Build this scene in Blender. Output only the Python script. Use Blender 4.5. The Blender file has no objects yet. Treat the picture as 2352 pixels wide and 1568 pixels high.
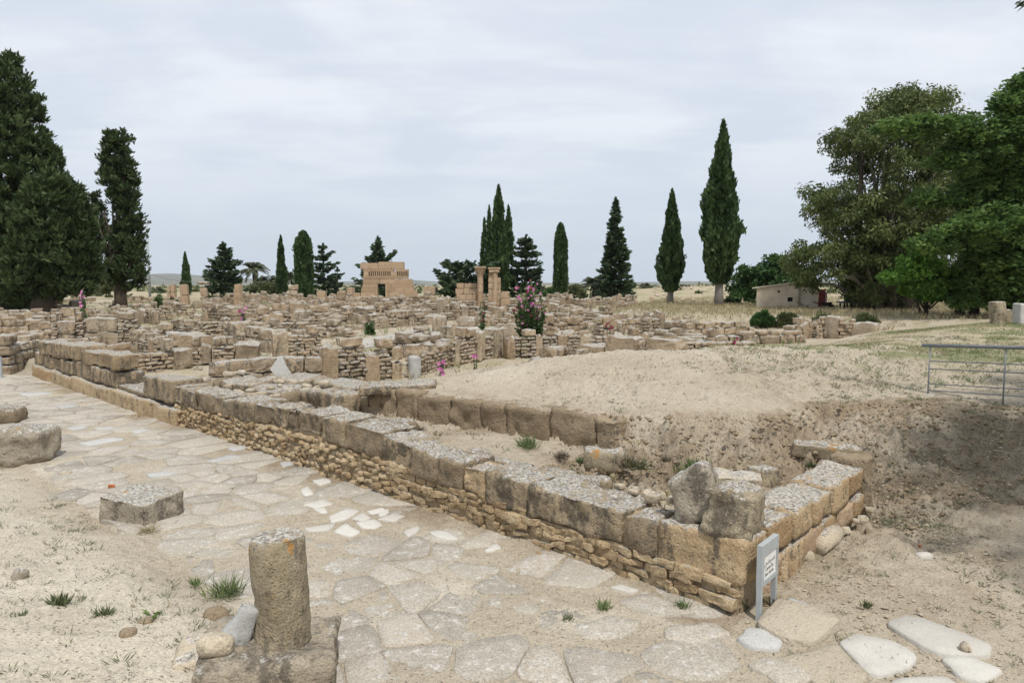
import bpy, math, random
import numpy as np
from mathutils import Vector, Matrix, Euler

random.seed(7)
rng = np.random.default_rng(7)
SC = bpy.context.scene
COL = SC.collection
R = math.radians

# ------------------------------------------------------------------ camera, sky, sun
CAM_H = 3.2
FPX = 1568.0
PITCH = math.atan(129.0 / FPX)
cam_d = bpy.data.cameras.new('camera')
cam_d.sensor_width = 36.0
cam_d.lens = 24.0
cam_d.clip_start = 0.1
cam_d.clip_end = 30000.0
cam = bpy.data.objects.new('camera', cam_d)
COL.objects.link(cam)
cam.location = (0, 0, CAM_H)
cam.rotation_euler = (math.pi / 2 - PITCH, 0, 0)
SC.camera = cam

SUN_EL = R(60)
SUN_DIR = (0.34, -0.94)            # horizontal direction towards the sun
_l = math.hypot(*SUN_DIR)
sd3 = Vector((SUN_DIR[0] / _l * math.cos(SUN_EL), SUN_DIR[1] / _l * math.cos(SUN_EL), math.sin(SUN_EL)))
sun_d = bpy.data.lights.new('sun', 'SUN')
sun_d.energy = 3.3
sun_d.angle = R(3.0)
sun_d.color = (1.0, 0.955, 0.885)
sun = bpy.data.objects.new('sun', sun_d)
COL.objects.link(sun)
sun.rotation_euler = sd3.to_track_quat('Z', 'Y').to_euler()

world = bpy.data.worlds.new('World')
SC.world = world
world.use_nodes = True
SC.view_settings.view_transform = 'Standard'
SC.view_settings.look = 'None'
SC.view_settings.exposure = 0.09
SC.view_settings.gamma = 1.0
SC.view_settings.use_curve_mapping = False
SC.cycles.use_denoising = True
SC.cycles.denoiser = 'OPENIMAGEDENOISE'
SC.cycles.denoising_input_passes = 'RGB_ALBEDO_NORMAL'
SC.cycles.denoising_prefilter = 'ACCURATE'
SC.cycles.max_bounces = 6
SC.cycles.diffuse_bounces = 3
SC.cycles.glossy_bounces = 2
SC.cycles.transmission_bounces = 4
SC.cycles.transparent_max_bounces = 6


def lk(nt, v, sock):
    if hasattr(v, 'is_linked') or isinstance(v, bpy.types.NodeSocket):
        nt.links.new(v, sock)
    else:
        if isinstance(v, (tuple, list)) and len(v) == 3 and sock.type == 'RGBA':
            v = (*v, 1.0)
        sock.default_value = v


def nd(nt, typ, props=None, out=0, **ins):
    n = nt.nodes.new('ShaderNode' + typ)
    for k, v in (props or {}).items():
        setattr(n, k, v)
    for k, v in ins.items():
        key = int(k[1:]) if k[0] == 'i' and k[1:].isdigit() else k.replace('_', ' ')
        lk(nt, v, n.inputs[key])
    return n.outputs[out]


def mth(nt, op, a, b=0.0, clamp=False):
    n = nt.nodes.new('ShaderNodeMath')
    n.operation = op
    n.use_clamp = clamp
    lk(nt, a, n.inputs[0])
    lk(nt, b, n.inputs[1])
    return n.outputs[0]


def noise(nt, vec, scale, detail=3.0, rough=0.55):
    return nd(nt, 'TexNoise', None, 0, Vector=vec, Scale=scale, Detail=detail, Roughness=rough)


def ramp(nt, fac, stops):
    n = nt.nodes.new('ShaderNodeValToRGB')
    e = n.color_ramp.elements
    while len(e) > 1:
        e.remove(e[-1])
    for i, (p, c) in enumerate(stops):
        el = e[0] if i == 0 else e.new(p)
        el.position = p
        el.color = (*c, 1.0) if len(c) == 3 else c
    nt.links.new(fac, n.inputs[0])
    return n.outputs[0]


def mix(nt, fac, a, b):
    n = nt.nodes.new('ShaderNodeMix')
    n.data_type = 'RGBA'
    lk(nt, fac, n.inputs[0])
    lk(nt, a, n.inputs[6])
    lk(nt, b, n.inputs[7])
    return n.outputs[2]


def smooth01(nt, v, lo, hi):
    return nd(nt, 'MapRange', {'interpolation_type': 'SMOOTHSTEP'}, 0, Value=v, i1=lo, i2=hi)


# sky: Nishita behind a veil of thin high cloud
wt = world.node_tree
wt.nodes.clear()
sky = wt.nodes.new('ShaderNodeTexSky')
sky.sky_type = 'NISHITA'
sky.sun_disc = False
sky.sun_elevation = SUN_EL
sky.sun_rotation = math.atan2(SUN_DIR[0], SUN_DIR[1])
sky.air_density = 1.2
sky.dust_density = 2.5
skyc = nd(wt, 'VectorMath', {'operation': 'SCALE'}, 0, i0=sky.outputs[0], Scale=0.10)
tcg = nd(wt, 'TexCoord', None, 0)
sepn = wt.nodes.new('ShaderNodeSeparateXYZ')
wt.links.new(tcg, sepn.inputs[0])
zc = mth(wt, 'ADD', mth(wt, 'MAXIMUM', sepn.outputs[2], 0.0), 0.16)
cv = wt.nodes.new('ShaderNodeCombineXYZ')
wt.links.new(mth(wt, 'DIVIDE', sepn.outputs[0], zc), cv.inputs[0])
wt.links.new(mth(wt, 'DIVIDE', sepn.outputs[1], zc), cv.inputs[1])
cn1 = nd(wt, 'TexNoise', None, 0, Vector=cv.outputs[0], Scale=1.1, Detail=5.0, Roughness=0.5, Distortion=0.5)
stretch = nd(wt, 'Mapping', None, 0, Vector=cv.outputs[0], Scale=(0.5, 1.6, 1.0))
cn2 = nd(wt, 'TexNoise', None, 0, Vector=stretch, Scale=1.9, Detail=7.0, Roughness=0.6)
cmix = mth(wt, 'ADD', mth(wt, 'MULTIPLY', cn1, 0.66), mth(wt, 'MULTIPLY', cn2, 0.34))
elev = mth(wt, 'MAXIMUM', sepn.outputs[2], 0.0)
veil = ramp(wt, elev, [(0.0, (0.60, 0.69, 0.80)), (0.10, (0.655, 0.735, 0.84)), (0.25, (0.69, 0.755, 0.85)), (0.5, (0.71, 0.775, 0.87)), (1.0, (0.74, 0.81, 0.90))])
cloudf = smooth01(wt, cmix, 0.42, 0.60)
bright = mix(wt, cloudf, veil, (0.91, 0.94, 0.985))
edge = mth(wt, 'MULTIPLY', smooth01(wt, elev, 0.02, 0.28), 0.80)
cl = mix(wt, edge, veil, bright)
fin = mix(wt, 0.93, skyc, cl)
bg = wt.nodes.new('ShaderNodeBackground')
wt.links.new(fin, bg.inputs[0])
bg.inputs[1].default_value = 1.0
wo = wt.nodes.new('ShaderNodeOutputWorld')
wt.links.new(bg.outputs[0], wo.inputs[0])

# ------------------------------------------------------------------ pixel of a 2352x1568 view -> point in the world
_ct, _st = math.cos(PITCH), math.sin(PITCH)


def ray(u, v):
    a, b = (u - 1176.0) / FPX, (784.0 - v) / FPX
    return (a, _ct + b * _st, -_st + b * _ct)


def W(u, v, z=0.0):
    r = ray(u, v)
    k = (z - CAM_H) / r[2]
    return Vector((r[0] * k, r[1] * k, z))


def at(u, v, Y):
    r = ray(u, v)
    k = Y / r[1]
    return Vector((r[0] * k, Y, CAM_H + r[2] * k))


# ------------------------------------------------------------------ numpy noise
def _hash(i, j, k, seed):
    h = (i.astype(np.int64) * 374761393 + j.astype(np.int64) * 668265263 + k.astype(np.int64) * 2147483647 + seed * 974634541) & 0xFFFFFFFF
    h = ((h ^ (h >> 13)) * 1274126177) & 0xFFFFFFFF
    h = ((h ^ (h >> 16)) * 2246822519) & 0xFFFFFFFF
    return ((h ^ (h >> 15)) & 0xFFFF) / 65535.0


def vnoise(P, seed=0):
    P = np.asarray(P, float)
    f = np.floor(P)
    d = P - f
    d = d * d * (3 - 2 * d)
    i, j, k = f[:, 0], f[:, 1], f[:, 2]
    r = 0
    for a in (0, 1):
        for b in (0, 1):
            for c in (0, 1):
                w = (d[:, 0] if a else 1 - d[:, 0]) * (d[:, 1] if b else 1 - d[:, 1]) * (d[:, 2] if c else 1 - d[:, 2])
                r = r + w * _hash(i + a, j + b, k + c, seed)
    return r * 2 - 1


def fbm(P, scale=1.0, octv=3, seed=0, gain=0.5):
    P = np.asarray(P, float) * scale
    a, s = 1.0, 0
    for o in range(octv):
        s = s + a * vnoise(P + 17.3 * o, seed + o)
        P = P * 2.03
        a *= gain
    return s


def fbm2(x, y, scale, octv=3, seed=0, gain=0.5):
    return fbm(np.stack([x, y, np.zeros_like(x)], -1), scale, octv, seed, gain)


def sst(x, lo, hi):
    t = np.clip((x - lo) / (hi - lo), 0, 1)
    return t * t * (3 - 2 * t)


def poly_sd(poly, x, y):
    """signed distance, positive inside"""
    poly = np.asarray(poly, float)
    n = len(poly)
    d2 = np.full(x.shape, 1e18)
    ins = np.zeros(x.shape, bool)
    for i in range(n):
        ax, ay = poly[i]
        bx, by = poly[(i + 1) % n]
        ex, ey = bx - ax, by - ay
        wx, wy = x - ax, y - ay
        t = np.clip((wx * ex + wy * ey) / (ex * ex + ey * ey), 0, 1)
        dx, dy = wx - ex * t, wy - ey * t
        d2 = np.minimum(d2, dx * dx + dy * dy)
        c = ((ay <= y) & (by > y)) | ((by <= y) & (ay > y))
        with np.errstate(divide='ignore', invalid='ignore'):
            xi = ax + (y - ay) / (ey if ey != 0 else 1e-12) * ex
        ins ^= c & (x < xi)
    d = np.sqrt(d2)
    return np.where(ins, d, -d)


# ------------------------------------------------------------------ local frame of the street wall
A0 = W(1708, 1418, 0.0)
_f = W(300, 938, 0.0)
_dv = Vector((_f.x - A0.x, _f.y - A0.y)).normalized()
DX, DY = _dv.x, _dv.y
EX, EY = DY, -DX           # behind the wall
if EY < 0:
    EX, EY = -EX, -EY
ANG_D = math.atan2(-DY, -DX)    # x axis along the wall to the right, y axis behind it
ANG_E = math.atan2(EY, EX)


def ST(x, y):
    rx, ry = x - A0.x, y - A0.y
    return rx * DX + ry * DY, rx * EX + ry * EY


def L(s, t, z=0.0):
    return Vector((A0.x + s * DX + t * EX, A0.y + s * DY + t * EY, z))


def l2(s, t):
    p = L(s, t)
    return (p.x, p.y)


PLATEAU = [l2(9.3, 2.48), l2(9.5, 4.1), (-0.3, 18.6), (2.8, 19.8), (6.8, 20.6), (11.5, 25.0), (15.0, 29.0), (20.7, 33.5), (27.0, 36.5), (80.0, 40.0), (80.0, 9.0),
           (12.0, 9.6), (8.9, 11.0), (7.6, 12.0), (6.4, 11.9), (5.3, 11.6), l2(1.5, 4.9), l2(3.4, 3.22)]
TERRACE = [(80, 36.0), (27, 37.2), (17, 41.5), (10.5, 45.0), (9.5, 55.0), (14, 70), (22, 90), (40, 140), (400, 500), (400, 36.0)]


def H(x, y):
    x = np.asarray(x, float)
    y = np.asarray(y, float)
    s, t = ST(x, y)
    base = 0.30 + 0.92 * sst(y, 20, 92)
    # inside (behind the street wall) versus street
    inner = 0.47 + (base - 0.47) * sst(s, 8.5, 12.0)
    corner = sst(s, 0.02, 0.5) * sst(t, 0.1, 0.5)
    z = inner * corner
    # sandy bank on the camera's side of the street
    q = -t
    edge = 3.28 + 0.12 * np.sin(s * 1.7) + 0.1 * np.sin(s * 0.63 + 1)
    edge = edge + 0.35 * sst(s, 4.5, 7.5)
    bank = (sst(q, edge - 0.25, edge + 0.75) * 0.24 + sst(q, 3.7, 7.2) * 0.40) * (1 - 0.45 * sst(s, 4.0, 8.0))
    z = z + bank * sst(s, 1.5, 2.5)
    z = np.where((q > 0) & (s > 24), z + 0, z)
    # plateau of sandy earth with its cut edges
    sd = poly_sd(PLATEAU, x, y)
    w = np.full(x.shape, 1.5)
    near = (s > 3.4) & (t < 4.2) & (s < 10)
    w = np.where(near, 0.12, w)
    front = 1 - sst(s, 3.0, 3.7)
    w = np.where((t < 6) & (s < 3.7), 0.3 + 1.5 * front, w)
    slope = (x > 4.3) & (y < 15) & (s < 1.4)
    w = np.where(slope, 1.6 + 1.2 * sst(x, 4.8, 6.6), w)
    prof = np.clip((sd + w) / w, 0, 1)
    prof = prof * prof * (3 - 2 * prof) * 0.6 + prof * 0.4
    zp = 1.02 + 0.48 * sst(sd, 0.0, 4.2) + 0.06 * sst(y, 20, 35)
    zp = np.where(x > 5, zp + 0.08, zp)
    zp = zp + 0.20 * np.exp(-(((x - 2.6) / 4.5) ** 2 + ((y - 16.8) / 2.6) ** 2)) * sst(sd, 0, 2.0)
    z = z + (np.maximum(zp - z, 0)) * prof
    sd2 = poly_sd(TERRACE, x, y)
    z = z + np.maximum(1.28 - z, 0) * sst(sd2, -2.5, 0.5)
    # dry rise far off to the right, gentle plain elsewhere
    z = z + 1.75 * np.exp(-(((x - 44) / 30) ** 2 + ((y - 128) / 24) ** 2))
    z = z + (0.9 + 0.5 * fbm2(x, y, 0.02, 3, 33)) * sst(y, 100, 190)
    z = z + 0.9 * np.exp(-(((x + 45) / 20) ** 2 + ((y - 118) / 16) ** 2))
    return z


def hz(x, y):
    return float(H(np.array([x]), np.array([y]))[0])


def G(u, v):
    """first ground point under a pixel"""
    r = ray(u, v)
    k = np.geomspace(2.0, 400.0, 4000)
    z = CAM_H + r[2] * k
    hh = H(r[0] * k, r[1] * k)
    b = np.nonzero(z < hh)[0]
    i = b[0] if len(b) else len(k) - 1
    return Vector((r[0] * k[i], r[1] * k[i], hh[i]))


# ------------------------------------------------------------------ mesh helpers
def mesh_np(name, V, F, mat=None, smooth=False, attrs=None):
    V = np.ascontiguousarray(V, np.float32)
    F = np.ascontiguousarray(F, np.int32)
    m, k = F.shape
    me = bpy.data.meshes.new(name)
    me.vertices.add(len(V))
    me.vertices.foreach_set('co', V.ravel())
    me.loops.add(m * k)
    me.loops.foreach_set('vertex_index', F.ravel())
    me.polygons.add(m)
    me.polygons.foreach_set('loop_start', np.arange(0, m * k, k, dtype=np.int32))
    me.update(calc_edges=True)
    me.polygons.foreach_set('use_smooth', np.full(m, smooth))
    for an, (dom, arr) in (attrs or {}).items():
        arr = np.asarray(arr, np.float32)
        if arr.ndim == 1:
            a = me.attributes.new(an, 'FLOAT', dom)
            a.data.foreach_set('value', arr)
        else:
            a = me.attributes.new(an, 'FLOAT_COLOR', dom)
            a.data.foreach_set('color', arr.ravel())
    if mat:
        me.materials.append(mat)
    return me


def mesh_py(name, V, F, mat=None, smooth=False):
    me = bpy.data.meshes.new(name)
    me.from_pydata([tuple(v) for v in V], [], F)
    me.update()
    if smooth:
        me.polygons.foreach_set('use_smooth', np.full(len(me.polygons), True))
    if mat:
        me.materials.append(mat)
    return me


def ob(name, me, parent=None, loc=(0, 0, 0), rot=(0, 0, 0), scale=(1, 1, 1), kind=None):
    o = bpy.data.objects.new(name, me)
    COL.objects.link(o)
    if parent is not None:
        o.parent = parent
    o.location = loc
    o.rotation_euler = rot
    o.scale = scale
    if kind:
        o['kind'] = kind
    return o


def tag(o, label, cat, group=None):
    o['label'] = label
    o['category'] = cat
    if group:
        o['group'] = group
    return o


def thing(name, label, cat, loc=(0, 0, 0), rz=0.0, group=None):
    o = bpy.data.objects.new(name, None)
    o.empty_display_size = 0.1
    COL.objects.link(o)
    o.location = loc
    o.rotation_euler = (0, 0, rz)
    return tag(o, label, cat, group)


_cube_cache = {}


def cube_grid(nx, ny, nz):
    key = (nx, ny, nz)
    if key in _cube_cache:
        return _cube_cache[key]
    idx, V, F = {}, [], []

    def vid(i, j, k):
        t = (i, j, k)
        if t not in idx:
            idx[t] = len(V)
            V.append((2 * i / nx - 1, 2 * j / ny - 1, 2 * k / nz - 1))
        return idx[t]
    for i in range(nx):
        for j in range(ny):
            F.append((vid(i, j, 0), vid(i, j + 1, 0), vid(i + 1, j + 1, 0), vid(i + 1, j, 0)))
            F.append((vid(i, j, nz), vid(i + 1, j, nz), vid(i + 1, j + 1, nz), vid(i, j + 1, nz)))
    for i in range(nx):
        for k in range(nz):
            F.append((vid(i, 0, k), vid(i + 1, 0, k), vid(i + 1, 0, k + 1), vid(i, 0, k + 1)))
            F.append((vid(i, ny, k), vid(i, ny, k + 1), vid(i + 1, ny, k + 1), vid(i + 1, ny, k)))
    for j in range(ny):
        for k in range(nz):
            F.append((vid(0, j, k), vid(0, j, k + 1), vid(0, j + 1, k + 1), vid(0, j + 1, k)))
            F.append((vid(nx, j, k), vid(nx, j + 1, k), vid(nx, j + 1, k + 1), vid(nx, j, k + 1)))
    r = (np.array(V), np.array(F))
    _cube_cache[key] = r
    return r


def stone_arr(size, n, rnd=0.15, amp=0.03, freq=3.0, seed=0, octv=3, skew=0.0):
    """rounded, eroded box of full size `size`, centred; returns verts, quads"""
    V, F = cube_grid(*n)
    h = np.array(size) / 2.0
    q = V * h
    r = rnd * min(size)
    inner = np.clip(q, -(h - r), h - r)
    d = q - inner
    ln = np.linalg.norm(d, axis=1, keepdims=True)
    dn = np.where(ln > 1e-9, d / np.maximum(ln, 1e-9), V / np.linalg.norm(V, axis=1, keepdims=True))
    q = inner + dn * r
    off = fbm(q + seed * 3.7, freq, octv, seed)
    q = q + dn * (off * amp)[:, None]
    lo = fbm(q + seed * 9.1, freq * 0.3, 1, seed + 50)
    q = q + dn * (np.minimum(lo, 0.0) * amp * 1.8)[:, None]
    if skew:
        rs = np.random.default_rng(seed)
        k = rs.uniform(-skew, skew, (3, 3))
        q = q + (V[:, [1, 2, 0]] * h[[1, 2, 0]]) @ (k * 0.5)
    return q, F


def tube_arr(path, radii, seg=8, cap=True):
    path = [Vector(p) for p in path]
    V, F = [], []
    n = len(path)
    for i, p in enumerate(path):
        tg = (path[min(i + 1, n - 1)] - path[max(i - 1, 0)]).normalized()
        ref = Vector((0, 0, 1)) if abs(tg.z) < 0.9 else Vector((1, 0, 0))
        a = tg.cross(ref).normalized()
        b = tg.cross(a)
        rr = radii[i] if hasattr(radii, '__len__') else radii
        for k in range(seg):
            th = 2 * math.pi * k / seg
            V.append(p + (a * math.cos(th) + b * math.sin(th)) * rr)
    for i in range(n - 1):
        for k in range(seg):
            k2 = (k + 1) % seg
            F.append((i * seg + k, i * seg + k2, (i + 1) * seg + k2, (i + 1) * seg + k))
    if cap:
        F.append(tuple(range(seg))[::-1])
        F.append(tuple((n - 1) * seg + k for k in range(seg)))
    return V, F


class Join:
    """collects shapes into ONE mesh"""
    def __init__(self):
        self.V, self.F, self.n = [], [], 0

    def add(self, V, F, M=None):
        V = np.asarray([tuple(v) for v in V], float) if not isinstance(V, np.ndarray) else V
        if M is not None:
            m = np.array(M)
            V = V @ m[:3, :3].T + m[:3, 3]
        self.V.append(V)
        self.F.extend([tuple(int(i) + self.n for i in f) for f in F])
        self.n += len(V)
        return self

    def box(self, x0, x1, y0, y1, z0, z1, M=None):
        V = np.array([(x, y, z) for z in (z0, z1) for y in (y0, y1) for x in (x0, x1)], float)
        F = [(0, 2, 3, 1), (4, 5, 7, 6), (0, 1, 5, 4), (2, 6, 7, 3), (0, 4, 6, 2), (1, 3, 7, 5)]
        return self.add(V, F, M)

    def mesh(self, name, mat, smooth=False):
        return mesh_py(name, np.concatenate(self.V), self.F, mat, smooth)


class JoinQ:
    """fast version for quads only"""
    def __init__(self):
        self.V, self.F, self.n, self.A = [], [], 0, []

    def add(self, V, F, a=None):
        self.V.append(V)
        self.F.append(F + self.n)
        self.n += len(V)
        if a is not None:
            self.A.append(np.full(len(F), a))

    def mesh(self, name, mat, smooth=False):
        at_ = {'rnd': ('FACE', np.concatenate(self.A))} if self.A else None
        return mesh_np(name, np.concatenate(self.V), np.concatenate(self.F), mat, smooth, at_)


def TRS(loc, rot, scale):
    return Matrix.LocRotScale(Vector(loc), Euler(rot), Vector(scale))


# ------------------------------------------------------------------ materials
def newmat(name):
    m = bpy.data.materials.new(name)
    m.use_nodes = True
    nt = m.node_tree
    b = nt.nodes['Principled BSDF']
    b.inputs['Roughness'].default_value = 0.9
    b.inputs['Specular IOR Level'].default_value = 0.15
    return m, nt, b


def stone_mat(name, tones, lichen=0.0, dark=0.35, orange=0.0, bump=0.5, pit=14.0, lichen_col=((0.065, 0.06, 0.053), (0.29, 0.27, 0.24), (0.54, 0.515, 0.465)), streak=True, grain=0.27):
    """weathered stone: tones from the noise, grey lichen crust on faces that look up, dark stains, orange lichen"""
    m, nt, b = newmat(name)
    geo = nt.nodes.new('ShaderNodeNewGeometry')
    pos = geo.outputs['Position']
    rnd = nd(nt, 'ObjectInfo', None, 5)
    sep = nt.nodes.new('ShaderNodeSeparateXYZ')
    nt.links.new(geo.outputs['Normal'], sep.inputs[0])
    nz = sep.outputs[2]
    n1 = noise(nt, pos, 1.7, 3)
    n2 = noise(nt, pos, 9.0, 5, 0.62)
    n3 = noise(nt, pos, 55.0, 3, 0.65)
    f = mth(nt, 'ADD', mth(nt, 'ADD', mth(nt, 'MULTIPLY', n1, 0.45), mth(nt, 'MULTIPLY', n2, 0.35)), mth(nt, 'MULTIPLY', rnd, 0.42))
    f = mth(nt, 'SUBTRACT', f, 0.12)
    k = len(tones)
    col = ramp(nt, f, [(0.15 + 0.7 * i / (k - 1), c) for i, c in enumerate(tones)])
    # fine grain
    g = nd(nt, 'MapRange', None, 0, Value=n3, i1=0.3, i2=0.7, i3=1 - grain, i4=1 + grain)
    col = nd(nt, 'VectorMath', {'operation': 'SCALE'}, 0, i0=col, Scale=g)
    # dark mottled weathering and drips
    sv = nd(nt, 'Mapping', None, 0, Vector=pos, Scale=(4.5, 4.5, 1.3) if streak else (3.5, 3.5, 3.5))
    st = noise(nt, sv, 1.0, 6, 0.68)
    mo = noise(nt, pos, 8.5, 8, 0.78)
    dk = smooth01(nt, mth(nt, 'ADD', mth(nt, 'ADD', mth(nt, 'MULTIPLY', st, 0.5), mth(nt, 'MULTIPLY', mo, 0.5)), mth(nt, 'MULTIPLY', mth(nt, 'SUBTRACT', rnd, 0.5), 0.10)), 0.60 - 0.22 * dark, 0.70 - 0.22 * dark)
    dk = mth(nt, 'MULTIPLY', dk, 0.85)
    col = mix(nt, dk, col, mix(nt, n3, (0.045, 0.039, 0.031), (0.16, 0.138, 0.108)))
    # grey crust of lichen
    lv = mth(nt, 'ADD', mth(nt, 'MULTIPLY', nz, 0.55), mth(nt, 'MULTIPLY', mth(nt, 'SUBTRACT', mo, 0.5), 2.0))
    lv = mth(nt, 'ADD', lv, mth(nt, 'MULTIPLY', mth(nt, 'SUBTRACT', n1, 0.5), 0.5))
    lf = smooth01(nt, mth(nt, 'ADD', lv, lichen - 0.5), -0.06, 0.16)
    spk = noise(nt, pos, 26.0, 7, 0.78)
    lc = ramp(nt, spk, [(0.38, lichen_col[0]), (0.475, lichen_col[1]), (0.57, lichen_col[2])])
    col = mix(nt, mth(nt, 'MULTIPLY', lf, 0.9), col, lc)
    if orange > 0:
        on = noise(nt, pos, 4.3, 4, 0.6)
        of = smooth01(nt, mth(nt, 'ADD', on, mth(nt, 'MULTIPLY', nz, 0.05)), 0.74 - 0.2 * orange, 0.80 - 0.2 * orange)
        col = mix(nt, mth(nt, 'MULTIPLY', of, smooth01(nt, n3, 0.3, 0.55)), col, (0.36, 0.185, 0.05))
    lk(nt, col, b.inputs['Base Color'])
    vo = nd(nt, 'TexVoronoi', None, 0, Vector=pos, Scale=pit)
    hgt = mth(nt, 'ADD', mth(nt, 'MULTIPLY', n2, 1.0), mth(nt, 'ADD', mth(nt, 'MULTIPLY', n3, 0.3), mth(nt, 'MULTIPLY', smooth01(nt, vo, 0.0, 0.35), 0.35)))
    lk(nt, nd(nt, 'Bump', None, 0, Strength=bump, Distance=0.05, Height=hgt), b.inputs['Normal'])
    return m


WARM = [(0.20, 0.13, 0.07), (0.33, 0.225, 0.125), (0.40, 0.29, 0.17), (0.46, 0.355, 0.225), (0.36, 0.215, 0.11)]
TAN = [(0.24, 0.18, 0.12), (0.33, 0.255, 0.17), (0.40, 0.315, 0.215), (0.37, 0.25, 0.155), (0.45, 0.37, 0.265)]
GREY = [(0.15, 0.115, 0.077), (0.25, 0.195, 0.13), (0.34, 0.27, 0.18), (0.40, 0.305, 0.195)]
M_CAP = stone_mat('cap_stone', GREY, lichen=0.10, dark=0.60, orange=0.14, bump=1.0)
M_CAPD = stone_mat('mottled_block', [(0.20, 0.145, 0.09), (0.30, 0.225, 0.14), (0.37, 0.285, 0.185), (0.40, 0.275, 0.16)], lichen=0.12, dark=0.62, bump=1.0)
M_CAPT = stone_mat('warm_cap_stone', WARM, lichen=0.18, dark=0.30, orange=0.24, bump=0.9)
M_RUB = stone_mat('rubble_stone', [(0.22, 0.15, 0.085), (0.32, 0.23, 0.135), (0.39, 0.295, 0.18), (0.44, 0.35, 0.225), (0.35, 0.22, 0.12)], lichen=-0.1, dark=0.14, bump=0.7)
M_FAR = stone_mat('ruin_stone', [(0.18, 0.14, 0.10), (0.29, 0.23, 0.16), (0.37, 0.305, 0.22), (0.36, 0.27, 0.18), (0.42, 0.365, 0.28)], lichen=0.28, dark=0.46, orange=0.0, bump=0.9)
M_FARW = stone_mat('warm_ruin_stone', [(0.21, 0.155, 0.10), (0.32, 0.24, 0.16), (0.39, 0.30, 0.205), (0.42, 0.35, 0.25), (0.36, 0.245, 0.155)], lichen=0.24, dark=0.38, bump=0.9)
M_ASH = stone_mat('dressed_stone', [(0.27, 0.19, 0.12), (0.36, 0.26, 0.17), (0.42, 0.31, 0.21), (0.40, 0.275, 0.17)], lichen=-0.02, dark=0.30, bump=0.6)
M_COLM = stone_mat('column_stone', [(0.17, 0.135, 0.085), (0.25, 0.205, 0.135), (0.33, 0.28, 0.20), (0.29, 0.215, 0.125)], lichen=0.14, dark=0.42, orange=0.46, bump=0.7, pit=30)
M_BASE = stone_mat('base_stone', [(0.20, 0.165, 0.12), (0.29, 0.245, 0.18), (0.36, 0.31, 0.24)], lichen=-0.12, dark=0.42, orange=0.3, bump=1.0)
M_BOUL = stone_mat('boulder_stone', [(0.22, 0.185, 0.14), (0.30, 0.26, 0.20), (0.37, 0.325, 0.255)], lichen=0.16, dark=0.36, orange=0.15, bump=0.9)
M_SAND = stone_mat('sandy_stone', [(0.33, 0.275, 0.20), (0.42, 0.355, 0.265), (0.48, 0.415, 0.315)], lichen=0.0, dark=0.18, orange=0.0, bump=0.5)
M_EARTH = stone_mat('earthy_stone', [(0.20, 0.15, 0.10), (0.27, 0.21, 0.14), (0.33, 0.26, 0.18)], lichen=-0.25, dark=0.24, bump=1.0)
M_MARB = stone_mat('grey_marble', [(0.33, 0.325, 0.31), (0.42, 0.415, 0.395), (0.50, 0.49, 0.465)], lichen=-0.25, dark=0.05, bump=0.4, grain=0.15)
M_WHITE = stone_mat('white_marble', [(0.39, 0.36, 0.315), (0.48, 0.455, 0.41), (0.57, 0.55, 0.505)], lichen=-0.40, dark=-0.5, bump=0.2, grain=0.10, lichen_col=((0.30, 0.25, 0.19), (0.40, 0.345, 0.27), (0.50, 0.45, 0.37)))
M_PAVE = stone_mat('paving_limestone', [(0.24, 0.215, 0.18), (0.31, 0.28, 0.235), (0.36, 0.325, 0.27), (0.41, 0.37, 0.31), (0.38, 0.32, 0.245)], lichen=-0.10, dark=0.06, grain=0.36, bump=0.45, streak=False,
                   lichen_col=((0.24, 0.22, 0.19), (0.38, 0.355, 0.315), (0.58, 0.555, 0.51)))
M_PAVET = stone_mat('tan_paving', [(0.30, 0.25, 0.18), (0.38, 0.325, 0.245), (0.44, 0.385, 0.30), (0.40, 0.33, 0.24)], lichen=-0.35, dark=0.0, bump=0.8, streak=False, grain=0.18)


def plain_mat(name, c, rough=0.6, metal=0.0, var=0.15, scale=8.0, spec=0.3):
    m, nt, b = newmat(name)
    geo = nt.nodes.new('ShaderNodeNewGeometry')
    n = noise(nt, geo.outputs['Position'], scale, 4)
    g = nd(nt, 'MapRange', None, 0, Value=n, i1=0.3, i2=0.7, i3=1 - var, i4=1 + var)
    lk(nt, nd(nt, 'VectorMath', {'operation': 'SCALE'}, 0, i0=c, Scale=g), b.inputs['Base Color'])
    b.inputs['Roughness'].default_value = rough
    b.inputs['Metallic'].default_value = metal
    b.inputs['Specular IOR Level'].default_value = spec
    return m


def leaf_mat(name, dark, mid, light, transl=0.25):
    m, nt, b = newmat(name)
    at_ = nt.nodes.new('ShaderNodeAttribute')
    at_.attribute_name = 'rnd'
    geo = nt.nodes.new('ShaderNodeNewGeometry')
    n = noise(nt, geo.outputs['Position'], 0.9, 2)
    f = mth(nt, 'ADD', mth(nt, 'MULTIPLY', at_.outputs['Fac'], 0.7), mth(nt, 'MULTIPLY', mth(nt, 'SUBTRACT', n, 0.35), 0.8))
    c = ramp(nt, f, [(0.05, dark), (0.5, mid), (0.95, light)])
    lk(nt, c, b.inputs['Base Color'])
    b.inputs['Roughness'].default_value = 0.55
    b.inputs['Specular IOR Level'].default_value = 0.25
    if transl > 0:
        tr = nt.nodes.new('ShaderNodeBsdfTranslucent')
        nt.links.new(c, tr.inputs[0])
        ms = nt.nodes.new('ShaderNodeMixShader')
        ms.inputs[0].default_value = transl
        nt.links.new(b.outputs[0], ms.inputs[1])
        nt.links.new(tr.outputs[0], ms.inputs[2])
        nt.links.new(ms.outputs[0], nt.nodes['Material Output'].inputs[0])
    return m


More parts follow.
